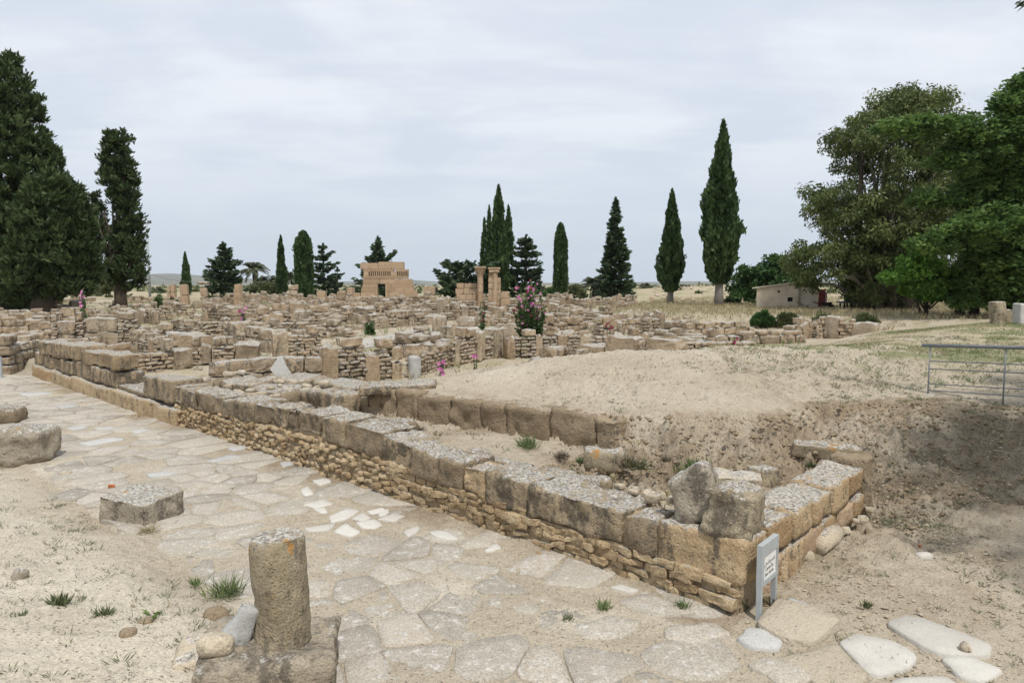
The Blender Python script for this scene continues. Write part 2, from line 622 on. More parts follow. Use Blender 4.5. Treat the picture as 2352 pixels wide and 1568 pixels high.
M_CYP = leaf_mat('cypress_foliage', (0.018, 0.040, 0.012), (0.042, 0.082, 0.026), (0.09, 0.145, 0.05), 0.22)
M_CYPB = leaf_mat('old_cypress_foliage', (0.022, 0.040, 0.013), (0.052, 0.082, 0.028), (0.11, 0.15, 0.056), 0.22)
M_FIR = leaf_mat('fir_foliage', (0.017, 0.034, 0.016), (0.038, 0.066, 0.030), (0.082, 0.12, 0.055), 0.18)
M_EUC = leaf_mat('eucalyptus_foliage', (0.045, 0.066, 0.02), (0.11, 0.145, 0.045), (0.21, 0.24, 0.09), 0.35)
M_CED = leaf_mat('cedar_foliage', (0.034, 0.072, 0.02), (0.095, 0.17, 0.045), (0.20, 0.30, 0.078), 0.38)
M_GRN = leaf_mat('bright_foliage', (0.06, 0.125, 0.022), (0.125, 0.25, 0.04), (0.21, 0.36, 0.07), 0.4)
M_FIG = leaf_mat('fig_foliage', (0.025, 0.06, 0.018), (0.05, 0.11, 0.03), (0.10, 0.18, 0.055), 0.25)
M_OLV = leaf_mat('olive_foliage', (0.06, 0.075, 0.03), (0.10, 0.12, 0.05), (0.17, 0.18, 0.08), 0.25)
M_PALM = leaf_mat('palm_foliage', (0.06, 0.075, 0.045), (0.11, 0.13, 0.075), (0.19, 0.20, 0.12), 0.2)
M_HOLY = leaf_mat('hollyhock_foliage', (0.04, 0.075, 0.025), (0.095, 0.15, 0.055), (0.17, 0.23, 0.10), 0.3)
M_WEED = leaf_mat('weed_foliage', (0.075, 0.095, 0.045), (0.13, 0.155, 0.075), (0.21, 0.225, 0.125), 0.25)
M_TUFT = leaf_mat('tuft_grass', (0.09, 0.13, 0.05), (0.16, 0.21, 0.085), (0.26, 0.30, 0.14), 0.35)
M_STRAW = leaf_mat('straw_grass', (0.20, 0.17, 0.09), (0.34, 0.29, 0.17), (0.48, 0.42, 0.27), 0.25)
M_TWIG = leaf_mat('dry_litter', (0.06, 0.045, 0.03), (0.12, 0.095, 0.065), (0.26, 0.21, 0.15), 0.0)
M_BARK = stone_mat('bark', [(0.06, 0.048, 0.036), (0.10, 0.08, 0.06), (0.15, 0.122, 0.095)], lichen=-0.4, dark=0.4, bump=1.0)
M_BARKG = stone_mat('grey_bark', [(0.16, 0.145, 0.125), (0.22, 0.20, 0.175), (0.28, 0.26, 0.23)], lichen=-0.4, dark=0.35, bump=1.0)
M_PINK = leaf_mat('pink_petals', (0.42, 0.09, 0.27), (0.54, 0.17, 0.37), (0.66, 0.34, 0.50), 0.35)
M_RED = leaf_mat('crimson_petals', (0.14, 0.01, 0.03), (0.22, 0.02, 0.06), (0.30, 0.04, 0.09), 0.3)
M_STEEL = plain_mat('galvanised_steel', (0.20, 0.215, 0.225), 0.5, 0.25, 0.12)
M_SIGNF = plain_mat('grey_painted_metal', (0.36, 0.385, 0.39), 0.5, 0.0, 0.06)
M_SIGNP = plain_mat('sign_panel', (0.72, 0.71, 0.68), 0.6, 0.0, 0.05)
M_INK = plain_mat('black_ink', (0.09, 0.09, 0.09), 0.6)
M_DARK = plain_mat('dark_opening', (0.02, 0.018, 0.016), 0.9)
M_PLAST = plain_mat('cabin_plaster', (0.56, 0.475, 0.37), 0.95, 0.0, 0.16, 1.5, 0.1)
M_PLASTL = plain_mat('pale_plaster', (0.60, 0.53, 0.43), 0.95, 0.0, 0.1, 2.0, 0.1)
M_REDD = plain_mat('red_paint', (0.22, 0.06, 0.055), 0.7, 0.0, 0.25, 4.0)
M_PURP = plain_mat('purple_board', (0.10, 0.05, 0.085), 0.7, 0.0, 0.3, 5.0)
M_CONC = plain_mat('pale_concrete', (0.36, 0.335, 0.295), 0.9, 0.0, 0.12, 1.0)
M_TERRA = plain_mat('terracotta', (0.42, 0.15, 0.065), 0.85, 0.0, 0.2, 20.0)

# ------------------------------------------------------------------ ground
def build_ground():
    fine = np.linspace(R(-50), R(50), 415)
    coarse = np.linspace(R(50), R(310), 46)[1:-1]
    ang = np.concatenate([fine, coarse])
    rad = np.concatenate([np.geomspace(0.7, 3.0, 24)[:-1], np.geomspace(3.0, 42, 480)[:-1], np.geomspace(42, 6500, 150)])
    A, Rr = np.meshgrid(ang, rad)
    x = (Rr * np.sin(A)).ravel()
    y = (Rr * np.cos(A)).ravel()
    z = H(x, y)
    s, t = ST(x, y)
    sdp = poly_sd(PLATEAU, x, y)
    q = -t
    # relief
    far_k = 1 - sst(Rr.ravel(), 40, 60)
    street = (q > 0.02) & (q < 3.25) | ((s < 1.5) & (sdp < -2.5) & (t < 2))
    lump = fbm2(x, y, 1.1, 3, 3) * 0.035 + fbm2(x, y, 6.0, 3, 4) * 0.018 + np.maximum(fbm2(x, y, 13.0, 2, 5), 0) * 0.024
    k = np.where(street, 0.36, 1.0)
    k = np.where((sdp > 0) & (y < 22), 1.35, k)
    k = np.where((sdp < 0) & (sdp > -3.0) & (s < 4) & (t > 0.5), 2.5, k)
    scarp = (sdp > -2.4) & (sdp < 0.5) & (s < 3.9) & (y < 16)
    gul = np.abs(fbm2(x * 1.0 + y * 0.2, y * 0.35, 1.6, 3, 8))
    z = z + lump * k * far_k
    z = np.where(scarp, z - gul * 0.24 * sst(sdp, -2.4, -0.8) * (1 - sst(sdp, 0.1, 0.5)) - np.abs(fbm2(x, y, 3.1, 4, 9)) * 0.15 * (1 - sst(sdp, .1, .5)) * sst(s, -9, 1.0), z)
    # broken little ledges where the cut earth has slumped
    led = sst(fbm2(x, y, 2.6, 4, 14), .08, .22) * .13 + sst(fbm2(x, y, 5.5, 3, 15), .15, .3) * .07
    z = np.where(scarp & (s < 3.9), z - led * sst(sdp, -2.4, -1.2) * (1 - sst(sdp, 0, .5)), z)
    pit = sst(fbm2(x, y, 4.5, 3, 16), .35, .6) * .05
    z = np.where((sdp > -.2) & (y < 20) & (x < 7), z - pit, z)
    # cover: R green grass, G straw, B brown earth, A pale sand
    n1 = fbm2(x, y, 0.35, 4, 21)
    n2 = fbm2(x, y, 1.6, 4, 22)
    n3 = fbm2(x, y, 5.0, 3, 23)
    onp = sst(sdp, 0.3, 1.5)
    right = sst(x - 0.15 * y, 2.5, 7.0) * onp
    green = np.clip(right * (0.62 + 0.9 * n1 + 0.5 * n2), 0, 1) * sst(y, 12.5, 16)
    straw = np.clip(right * (0.72 + 0.5 * n2 + 0.3 * n3), 0, 1) * sst(y, 13, 18)
    rest = (1 - onp) * sst(y, 16, 22)
    straw = np.maximum(straw, rest * np.clip(0.5 + 0.6 * n2 + 0.4 * n1, 0, 1))
    green = np.maximum(green, rest * np.clip(0.10 + 0.6 * n1, 0, 0.6))
    far = np.maximum(sst(y, 38, 46) * sst(x - 0.2 * y, -1, 2), sst(y, 84, 95))
    green = np.maximum(green, sst(y, 90, 120) * np.clip(.25 + 1.0 * fbm2(x, y, .05, 4, 35), 0, .8))
    straw = np.maximum(straw, far * np.clip(0.8 + 0.3 * n2, 0, 1))
    brown = np.where(scarp & (s < 3.9), np.clip(0.62 + 0.7 * n2 + 0.4 * n3, 0, 1), 0)
    slope = (sdp < 0.3) & (sdp > -2.9) & (x > 4.6) & (y < 16) & (s < 1)
    brown = np.where(slope, np.clip(0.30 + 0.6 * n2 + .3 * n3, 0, 1), brown)
    brown = np.maximum(brown, np.where((q > -0.05) & (q < 0.55) & (s > 0), np.clip(0.75 + 0.5 * n2 - q * 0.9, 0, 1), 0))
    brown = np.maximum(brown, np.where((t > 0.5) & (t < 3.2) & (s > 0) & (s < 9.5), np.clip(0.1 + 0.7 * n2, 0, 0.8), 0))
    brown = np.maximum(brown, np.where((s < 1.0) & (sdp < -1.0) & (x > 2.2) & (y < 12), np.clip(0.22 + 0.6 * n2 + 0.35 * n1 + .2 * n3, 0, 0.8), 0))
    pale = sst(q, 3.2, 4.2) * sst(s, 1.5, 2.5) * np.clip(0.75 + 0.3 * n2, 0, 1)
    pale = np.maximum(pale, np.where((q > .4) & (q < 3.3) & (s > -6), np.clip(.08 + .7 * n2, 0, 1), 0))
    pale = np.maximum(pale, onp * (1 - right) * np.clip(0.3 + 0.6 * n1, 0, 0.7))
    V = np.stack([x, y, z], -1)
    na, nr = len(ang), len(rad)
    i = np.arange(nr - 1)[:, None] * na + np.arange(na)[None, :]
    j = np.arange(nr - 1)[:, None] * na + (np.arange(na)[None, :] + 1) % na
    F = np.stack([i, i + na, j + na, j], -1).reshape(-1, 4)
    V = np.concatenate([V, [[0, 0, hz(0, 0.01)]]])
    me = mesh_np('ground', V, F, None, True)
    cov = np.stack([green, straw, brown, pale], -1)
    cov = np.concatenate([cov, [[0, 0, 0, 1]]])
    a = me.attributes.new('cov', 'FLOAT_COLOR', 'POINT')
    a.data.foreach_set('color', cov.astype(np.float32).ravel())
    m, nt, b = newmat('sandy_earth')
    att = nt.nodes.new('ShaderNodeAttribute')
    att.attribute_name = 'cov'
    sp = nt.nodes.new('ShaderNodeSeparateColor')
    nt.links.new(att.outputs['Color'], sp.inputs[0])
    geo = nt.nodes.new('ShaderNodeNewGeometry')
    pos = geo.outputs['Position']
    na_ = noise(nt, pos, 0.8, 4)
    nb = noise(nt, pos, 7.0, 5, 0.65)
    nc = noise(nt, pos, 42.0, 3, 0.7)
    fsum = mth(nt, 'ADD', mth(nt, 'MULTIPLY', na_, 0.5), mth(nt, 'MULTIPLY', nb, 0.5))
    sand = ramp(nt, fsum, [(0.3, (0.335, 0.28, 0.21)), (0.5, (0.42, 0.36, 0.275)), (0.7, (0.48, 0.42, 0.33))])
    sand = mix(nt, att.outputs['Alpha'], sand, (0.545, 0.49, 0.395))
    brown_c = ramp(nt, nb, [(0.3, (0.18, 0.13, 0.085)), (0.55, (0.28, 0.215, 0.145)), (0.7, (0.37, 0.295, 0.21))])
    col = mix(nt, mth(nt, 'MULTIPLY', sp.outputs[2], 0.85), sand, brown_c)
    # grass cover breaks up in tufts
    sf = smooth01(nt, mth(nt, 'ADD', sp.outputs[1], mth(nt, 'SUBTRACT', nc, 0.5)), 0.35, 0.75)
    col = mix(nt, mth(nt, 'MULTIPLY', sf, 0.75), col, ramp(nt, nc, [(0.35, (0.21, 0.175, 0.10)), (0.6, (0.43, 0.375, 0.245))]))
    gf = smooth01(nt, mth(nt, 'ADD', sp.outputs[0], mth(nt, 'MULTIPLY', mth(nt, 'SUBTRACT', nc, 0.5), 1.4)), 0.3, 0.7)
    col = mix(nt, mth(nt, 'MULTIPLY', gf, 0.75), col, (0.17, 0.19, 0.08))
    # pebbles
    vo = nt.nodes.new('ShaderNodeTexVoronoi')
    vo.inputs['Scale'].default_value = 34.0
    nt.links.new(pos, vo.inputs['Vector'])
    vs = nt.nodes.new('ShaderNodeSeparateColor')
    nt.links.new(vo.outputs['Color'], vs.inputs[0])
    pk = mth(nt, 'MULTIPLY', smooth01(nt, vs.outputs[0], 0.72, 0.78), mth(nt, 'SUBTRACT', 1.0, smooth01(nt, vo.outputs['Distance'], 0.25, 0.42)))
    col = mix(nt, mth(nt, 'MULTIPLY', pk, 0.55), col, mix(nt, smooth01(nt, vs.outputs[1], 0.55, 0.6), (0.55, 0.49, 0.40), (0.13, 0.105, 0.08)))
    g = nd(nt, 'MapRange', None, 0, Value=nc, i1=0.3, i2=0.7, i3=0.74, i4=1.2)
    col = nd(nt, 'VectorMath', {'operation': 'SCALE'}, 0, i0=col, Scale=g)
    lk(nt, col, b.inputs['Base Color'])
    b.inputs['Roughness'].default_value = 1.0
    hgt = mth(nt, 'ADD', mth(nt, 'MULTIPLY', nb, 1.0), mth(nt, 'ADD', mth(nt, 'MULTIPLY', nc, 0.45), mth(nt, 'MULTIPLY', pk, 0.25)))
    lk(nt, nd(nt, 'Bump', None, 0, Strength=1.0, Distance=0.05, Height=hgt), b.inputs['Normal'])
    me.materials.append(m)
    ob('ground', me, kind='structure')


build_ground()

# far hills beyond the plain
def hills():
    V, F = [], []
    n = 240
    for k in range(2):
        rr = 7200 - k * 900
        base = len(V)
        for i in range(n + 1):
            th = R(-62) + R(124) * i / n
            hh = 34 + 20 * fbm(np.array([[i * 0.035 + k * 9, 0.3, 0]]), 1.0, 4, 31)[0]
            deg = math.degrees(th)
            hh += 80 * math.exp(-((deg + 27.0) / 3.2) ** 2) + 36 * math.exp(-((deg + 22.0) / 3.0) ** 2) + 22 * math.exp(-((deg - 13.5) / 5.0) ** 2) + 25 * math.exp(-((deg + 9.5) / 2.5) ** 2)
            if k == 1:
                hh *= 0.45
            for (dr, z) in ((-500, -5), (-150, hh * 0.75), (0, hh), (400, hh * 0.6), (900, -5)):
                V.append(((rr + dr) * math.sin(th), (rr + dr) * math.cos(th), z))
        for i in range(n):
            for j in range(4):
                a = base + i * 5 + j
                F.append((a, a + 1, a + 6, a + 5))
    ob('hills', mesh_py('hills', V, F, plain_mat('hill_scrub', (0.13, 0.13, 0.09), 1.0, 0, 0.3, 0.004, 0.0), True), kind='structure')


hills()

# ------------------------------------------------------------------ stone pools (shared meshes)
class Pool:
    def __init__(self, mat, nvar, n, aspect, rnd, amp, freq, seed, smooth=False, skew=0.0):
        self.arr, self.me = [], []
        for i in range(nvar):
            V, F = stone_arr(aspect, n, rnd, amp, freq, seed + i, 2, skew)
            V = V / np.array(aspect)
            self.arr.append((V, F))
            self.me.append(mesh_np('stone', V, F, mat, smooth))

    def put(self, name, parent, loc, size, rot=(0, 0, 0)):
        return ob(name, random.choice(self.me), parent, loc, rot, size)

    def join(self, jq, loc, size, rot=(0, 0, 0)):
        V, F = random.choice(self.arr)
        m = np.array(TRS(loc, rot, size))
        jq.add(V @ m[:3, :3].T + m[:3, 3], F)


P_RUB = Pool(M_RUB, 14, (3, 2, 3), (0.24, 0.2, 0.13), 0.36, 0.03, 9, 100, False, 0.3)
P_RUBS = Pool(M_RUB, 14, (4, 2, 3), (0.26, 0.2, 0.11), 0.17, 0.026, 11, 140, False, 0.22)
P_FAR = Pool(M_FAR, 10, (2, 2, 2), (0.30, 0.25, 0.14), 0.3, 0.02, 6, 200, False, 0.12)
P_FARW = Pool(M_FARW, 8, (2, 2, 2), (0.30, 0.25, 0.14), 0.3, 0.02, 6, 220, False, 0.12)
P_BLK = Pool(M_FAR, 12, (5, 3, 4), (0.7, 0.5, 0.45), 0.16, 0.06, 3.8, 240, False, 0.09)
P_BLKW = Pool(M_FARW, 12, (5, 3, 4), (0.7, 0.5, 0.45), 0.15, 0.055, 3.8, 260, False, 0.09)
P_ASH = Pool(M_ASH, 8, (3, 2, 3), (0.8, 0.5, 0.5), 0.07, 0.018, 3.0, 280, False, 0.02)
P_SMO = Pool(M_ASH, 8, (4, 3, 4), (1.4, 0.8, 0.6), 0.03, 0.012, 2.5, 290, False, 0.0)
P_SAND = Pool(M_SAND, 6, (3, 3, 3), (0.2, 0.18, 0.12), 0.35, 0.02, 8, 300, False, 0.15)
P_CAPS = Pool(M_CAP, 8, (4, 3, 3), (0.6, 0.5, 0.4), 0.16, 0.03, 4, 320, True, 0.06)

# ------------------------------------------------------------------ street paving
def clip_poly(P, nx, ny, c):
    """keep the side nx*x+ny*y <= c"""
    out = []
    n = len(P)
    for i in range(n):
        a, b = P[i], P[(i + 1) % n]
        da, db = nx * a[0] + ny * a[1] - c, nx * b[0] + ny * b[1] - c
        if da <= 0:
            out.append(a)
        if (da < 0 < db) or (db < 0 < da):
            k = da / (da - db)
            out.append((a[0] + (b[0] - a[0]) * k, a[1] + (b[1] - a[1]) * k))
    return out


def slab_mesh(poly, th, mat, lift, seed, bev=0.018):
    """irregular slab from a world polygon: wobbly outline, rounded arris, top slightly uneven"""
    c = np.mean(poly, axis=0)
    n = len(poly)
    pts = []
    for i in range(n):
        p0, p1, p2 = np.array(poly[i - 1]), np.array(poly[i]), np.array(poly[(i + 1) % n])
        for k in (0.18, 0.5):
            a = p1 + (p0 - p1) * (0.16 if k == 0.18 else 0)
            if k == 0.18:
                pts.append(p1 + (p0 - p1) * 0.14)
                pts.append(p1 * 0.9 + (p0 + p2) * 0.05)
                pts.append(p1 + (p2 - p1) * 0.14)
            else:
                pts.append((p1 + p2) / 2)
    pts = np.array(pts)
    w = fbm(np.concatenate([pts, np.zeros((len(pts), 1))], 1), 7.0, 2, seed) * 0.022
    d = pts - c
    ln = np.linalg.norm(d, axis=1, keepdims=True)
    pts = pts + d / np.maximum(ln, 1e-6) * w[:, None]
    m = len(pts)
    zt = lift
    tilt = np.random.default_rng(seed).uniform(-0.02, 0.02, 2)
    V = []
    for (sc, zz) in ((0.0, -th), (0.0, zt - bev), (bev, zt), (0.45, zt + 0.004)):
        if sc < 0.1:
            P = c + d * 0 + (pts - c) * (1 - sc / np.maximum(np.linalg.norm(pts - c, axis=1, keepdims=True), .05))
        else:
            P = c + (pts - c) * 0.5
        jit = fbm(np.concatenate([P, np.full((m, 1), 0.3)], 1), 5.0, 2, seed + 3) * 0.004
        for i in range(m):
            zz2 = zz + (jit[i] + (P[i] - c) @ tilt if zz > -th else 0)
            V.append((P[i][0] - c[0], P[i][1] - c[1], zz2))
    V.append((0, 0, zt + 0.004))
    F = []
    for r in range(3):
        for i in range(m):
            j = (i + 1) % m
            F.append((r * m + i, r * m + j, (r + 1) * m + j, (r + 1) * m + i))
    for i in range(m):
        F.append((3 * m + i, 3 * m + (i + 1) % m, 4 * m))
    return mesh_py('paving_stone', V, F, mat, True), c


street = bpy.data.objects.new('street', None)
COL.objects.link(street)
street['kind'] = 'structure'
street['label'] = 'straight Roman street paved with worn irregular slabs beside the long wall'
white_px = [
    [(688, 1128), (706, 1118), (722, 1136), (700, 1142)], [(712, 1105), (745, 1100), (762, 1108), (735, 1116)],
    [(695, 1163), (745, 1148), (768, 1160), (726, 1170)], [(718, 1172), (748, 1166), (752, 1180), (736, 1182)],
    [(755, 1190), (800, 1168), (828, 1174), (795, 1196), (762, 1202)], [(806, 1194), (832, 1178), (858, 1192), (830, 1202)],
    [(815, 1203), (860, 1195), (884, 1208), (862, 1216), (830, 1216)], [(862, 1196), (905, 1180), (932, 1188), (905, 1200)],
    [(845, 1177), (880, 1168), (886, 1176), (852, 1184)], [(870, 1180), (893, 1171), (897, 1179), (874, 1188)],
    [(765, 1222), (795, 1204), (830, 1226), (800, 1236)], [(695, 1216), (735, 1208), (772, 1206), (760, 1220), (706, 1224)],
    [(928, 1222), (960, 1210), (968, 1218), (938, 1236)], [(985, 1226), (1004, 1219), (1030, 1226), (1055, 1240), (1022, 1244)],
    [(1112, 1268), (1140, 1250), (1152, 1262), (1138, 1268)], [(1402, 1352), (1425, 1346), (1466, 1358), (1450, 1364)],
    [(640, 1065), (668, 1060), (676, 1068), (650, 1074)], [(520, 1030), (560, 1024), (572, 1030), (535, 1037)],
    [(470, 1062), (530, 1046), (560, 1050), (510, 1064)], [(330, 1092), (390, 1082), (420, 1088), (350, 1100)],
    [(215, 985), (258, 980), (272, 985), (235, 992)], [(300, 992), (330, 986), (342, 990), (318, 997)], [(180, 1020), (262, 1005), (290, 1010), (205, 1026)],
    [(120, 935), (170, 928), (185, 933), (140, 940)], [(40, 905), (110, 900), (125, 905), (60, 911)], [(150, 985), (196, 979), (206, 983), (170, 990)],
]
big_px = [
    ([(2036, 1432), (2078, 1415), (2128, 1425), (2285, 1490), (2270, 1512), (2160, 1510), (2110, 1490)], M_WHITE, 0.035),
    ([(1925, 1480), (1962, 1462), (2058, 1478), (2105, 1512), (2088, 1540), (2020, 1556), (1985, 1546)], M_WHITE, 0.035),
    ([(2160, 1514), (2228, 1508), (2305, 1545), (2250, 1572), (2200, 1556)], M_WHITE, 0.03),
    ([(2030, 1590), (2050, 1562), (2175, 1556), (2240, 1600)], M_WHITE, 0.03),
    ([(1775, 1518), (1850, 1498), (1920, 1478), (2000, 1560), (1960, 1596), (1870, 1575)], M_PAVET, 0.03),
    ([(1688, 1470), (1712, 1445), (1760, 1448), (1795, 1474), (1790, 1498), (1730, 1490)], M_MARB, 0.03),
    ([(1715, 1530), (1760, 1512), (1830, 1530), (1880, 1565), (1800, 1580)], M_PAVE, 0.028),
    ([(1415, 1385), (1480, 1366), (1560, 1385), (1600, 1412), (1500, 1420)], M_PAVE, 0.028),
    ([(1310, 1440), (1400, 1415), (1480, 1430), (1430, 1468), (1350, 1470)], M_PAVE, 0.026),
    ([(1520, 1440), (1640, 1432), (1680, 1462), (1600, 1480), (1530, 1470)], M_PAVE, 0.026),
]
taken = []
for i, px in enumerate(white_px):
    poly = [(W(u, v).x, W(u, v).y) for u, v in px]
    taken.append(poly)
    me, c = slab_mesh(poly, 0.08, M_WHITE if i < 16 else M_MARB, 0.026, 500 + i, 0.01)
    ob('paving_stone', me, street, (c[0], c[1], 0.0))
for i, (px, mt, lf) in enumerate(big_px):
    poly = [(W(u, v).x, W(u, v).y) for u, v in px]
    taken.append(poly)
    me, c = slab_mesh(poly, 0.1, mt, lf, 560 + i)
    ob('paving_stone', me, street, (c[0], c[1], 0.0))


def over_taken(px, py, grow):
    a, b = np.array([px]), np.array([py])
    return any(poly_sd(p, a, b)[0] > -grow for p in taken)


def paving():
    seeds = []
    r = random.Random(5)
    s = -5.5
    while s < 31:
        size = r.choice((0.42, 0.55, 0.7)) if s < 12 else 0.62
        tt = -3.5 if s > 1.4 else -4.6
        while tt < -0.18:
            seeds.append((s + r.uniform(-.24, .24) * size * 1.5, tt + r.uniform(-.22, .22) * size * 1.4))
            tt += size * r.uniform(0.85, 1.25)
        s += size
    res = []
    for i, (a, b) in enumerate(seeds):
        if b > -0.12 or b < (-3.42 if a > 1.5 else -4.5):
            continue
        P = [(a - .8, b - .8), (a + .8, b - .8), (a + .8, b + .8), (a - .8, b + .8)]
        for j, (c, d) in enumerate(seeds):
            if j != i and abs(c - a) < 1.5 and abs(d - b) < 1.5:
                nx, ny = c - a, d - b
                ln = math.hypot(nx, ny) or 1e-6
                P = clip_poly(P, nx / ln, ny / ln, (nx * (a + c) / 2 + ny * (b + d) / 2) / ln - r.uniform(0.003, 0.018))
                if len(P) < 3:
                    break
        if len(P) < 3:
            continue
        P = [l2(*p) for p in P]
        c = np.mean(P, axis=0)
        if over_taken(c[0], c[1], 0.12) or r.random() < 0.04 or c[1] < 1.5:
            continue
        if a < 0 and b > -1.6 + 0.25 * a:
            continue
        res.append((math.hypot(*c), P, a))
    res.sort(key=lambda e: e[0])
    rest = Join()
    for k, (d, P, a) in enumerate(res):
        lift = r.uniform(-0.006, 0.016) if a < 6 else r.uniform(.004, .028)
        me, c = slab_mesh(P, 0.06, M_PAVE, lift, 700 + k, r.uniform(0.006, 0.012))
        if k < 262:
            ob('paving_stone', me, street, (c[0], c[1], 0.0))
        else:
            V = np.empty(len(me.vertices) * 3)
            me.vertices.foreach_get('co', V)
            rest.add(V.reshape(-1, 3) + np.array([c[0], c[1], 0.0]), [tuple(p.vertices) for p in me.polygons])
            bpy.data.meshes.remove(me)
    if rest.n:
        o = ob('distant_paving_stones', rest.mesh('distant_paving_stones', M_PAVE), street, kind='stuff')


paving()

# ------------------------------------------------------------------ the long street wall
wall = thing('street_wall', 'long low wall of lichened grey blocks on tan rubble, running along the paved street', 'wall', A0, ANG_D)
# local frame: x = -s (right end at 0), y = t (behind the face), z up


def big_block(name, parent, x0, x1, y0, y1, z0, z1, mat, seed, rnd=0.12, amp=0.035, freq=3.2, rot=(0, 0, 0), res=0.07, skew=0.06, label=None, maxn=16):
    size = (x1 - x0, y1 - y0, z1 - z0)
    n = tuple(int(min(maxn, max(3, round(a / res)))) for a in size)
    V, F = stone_arr(size, n, rnd, amp, freq, seed, 4, skew)
    o = ob(name, mesh_np(name, V, F, mat, True), parent, ((x0 + x1) / 2, (y0 + y1) / 2, (z0 + z1) / 2), rot)
    if label:
        o['label'] = label
    return o


def prof(s, tab):
    for (a, va), (b, vb) in zip(tab, tab[1:]):
        if s <= b:
            return va + (vb - va) * (s - a) / (b - a)
    return tab[-1][1]


TOP = [(0, .74), (1.6, .72), (3, .78), (4.6, .82), (6.2, 1.0), (8.5, 1.0), (10.5, .9), (13, .88), (16, .93)]
BOT = [(0, .30), (1.3, .33), (3, .36), (4.6, .43), (6.2, .56), (8.5, .60), (10.5, .52), (13, .46), (16, .44)]
rr = random.Random(11)
# end block at the corner
big_block('block', wall, -0.98, -0.02, 0.02, 0.62, 0.24, 0.74, M_CAPT, 41, 0.10, 0.035, label='large corner block, tan with a split down its face')
big_block('block', wall, -1.36, -1.0, 0.0, 0.6, 0.30, 0.74, M_CAP, 42, 0.16, 0.05)
s = 1.38
k = 0
while s < 13.6:
    ln = rr.choice((0.62, 0.8, 1.05, 1.3, 0.45)) * rr.uniform(.9, 1.1)
    if 6.2 < s < 6.9:
        ln = 0.7
    e = min(s + ln, 13.7)
    m = (s + e) / 2
    z1, z0 = prof(m, TOP) + rr.uniform(-.012, .012), prof(m, BOT) + rr.uniform(-.03, .02)
    fr = rr.uniform(-.02, .015)
    warm = k in (2,)
    big_block('block', wall, -e + .002, -s - .002, fr, 0.62 + rr.uniform(-.08, .1), z0, z1, M_CAPT if warm else M_CAP, 50 + k, rr.uniform(.07, .12), 0.05, 3.4,
              (rr.uniform(-.015, .015), math.atan((prof(e, TOP) - prof(s, TOP)) / (e - s)) + rr.uniform(-.006, .006), rr.uniform(-.008, .008)), 0.045, maxn=24, skew=.03)
    s = e
    k += 1
# second row of flat blocks behind the first at the right end, partly fallen
for (a, b, y0, y1, z0, z1) in ((2.2, 3.3, .62, 1.0, .38, .72), (3.5, 4.7, .64, .95, .4, .70), (6.1, 6.9, .6, .98, .5, .98)):
    big_block('block', wall, -b, -a, y0, y1, z0, z1, M_CAP, 90 + int(a * 3), 0.2, 0.05)

# far stretch: huge dressed blocks in two courses on a footing
s = 13.7
k = 0
for (a, b, z0, z1, yf) in ((13.75, 15.6, .42, .98, -.05), (15.65, 17.6, .42, .52, 0.0)):
    big_block('block', wall, -b, -a, yf, .75, z0, z1, M_CAP, 120 + k, .08, .03)
    k += 1
for (a, b) in ((13.4, 14.5), (14.52, 16.0), (16.03, 17.4), (17.43, 19.2), (19.23, 21.4), (21.43, 23.6), (23.63, 26.0)):
    big_block('footing_block', wall, -b, -a, -0.12, .7, -.1, .40 + rr.uniform(-.03, .02), M_CAPT, 130 + k, .08, .03)
    k += 1
for (a, b, z1) in ((17.65, 19.6, .86), (19.63, 21.6, .90), (21.63, 24.0, .84), (24.03, 26.2, .88)):
    big_block('block', wall, -b, -a, .0, .7, .405, z1, M_CAPD, 150 + k, .06, .04)
    k += 1
for (a, b, z1) in ((17.6, 20.6, 1.30), (20.65, 24.9, 1.36)):
    big_block('block', wall, -b, -a, -.03, .68, .875, z1, M_CAPD, 160 + k, .06, .05)
    k += 1

# rubble below the blocks
core = Join().box(-13.6, -0.08, 0.04, 0.58, -0.1, 0.34)
for q_ in range(27):
    core.box(-(q_ + 1) * .5 - .05, -q_ * .5 - .05, 0.07, 0.5, 0.0, prof(q_ * .5 + .3, TOP) - .07)
core.box(-13.6, -4.6, 0.055, 0.58, 0.34, 0.42)
core.box(-11, -5.8, 0.055, 0.58, 0.42, 0.52)
ob('mortar_core', core.mesh('mortar_core', stone_mat('earth_mortar', [(0.22, 0.165, 0.10), (0.31, 0.24, 0.155), (0.38, 0.30, 0.20)], lichen=-0.4, dark=0.1, bump=0.8)), wall)
jr = JoinQ()
cnt = 0
z = -0.04
stones = []
s = 0.0
for course in range(7):
    s = rr.uniform(0, .1)
    while s < 13.6:
        reg = sst(np.array(s), 4.0, 7.0)
        ln = rr.uniform(.16, .36) * (1 - .42 * float(reg))
        chh = .088 * (1 + .12 * float(reg))
        zc = -0.02 + chh * (course + .5)
        if zc < prof(s, BOT) + .02:
            hh = chh * rr.uniform(.86, 1.12) * (1 + .2 * float(reg) * rr.uniform(-1, 1))
            stones.append((s + ln / 2, zc + rr.uniform(-.012, .012) * (1 + 1.5 * float(reg)), ln * rr.uniform(.92, 1.02), hh, float(reg)))
        s += ln * rr.uniform(.98, 1.04)
stones.sort(key=lambda e: e[0])
for (sm, zc, ln, hh, reg) in stones:
    dep = rr.uniform(.14, .2)
    loc = (-sm, dep / 2 + rr.uniform(-.045, .03), zc)
    rot = (rr.uniform(-.1, .1), rr.uniform(-.05, .05) - reg * rr.uniform(-.3, .3), rr.uniform(-.12, .12))
    pool = P_RUBS if reg < .5 else P_RUB
    if cnt < 295:
        pool.put('stone', wall, loc, (ln, dep, hh), rot)
    else:
        pool.join(jr, loc, (ln, dep, hh), rot)
    cnt += 1
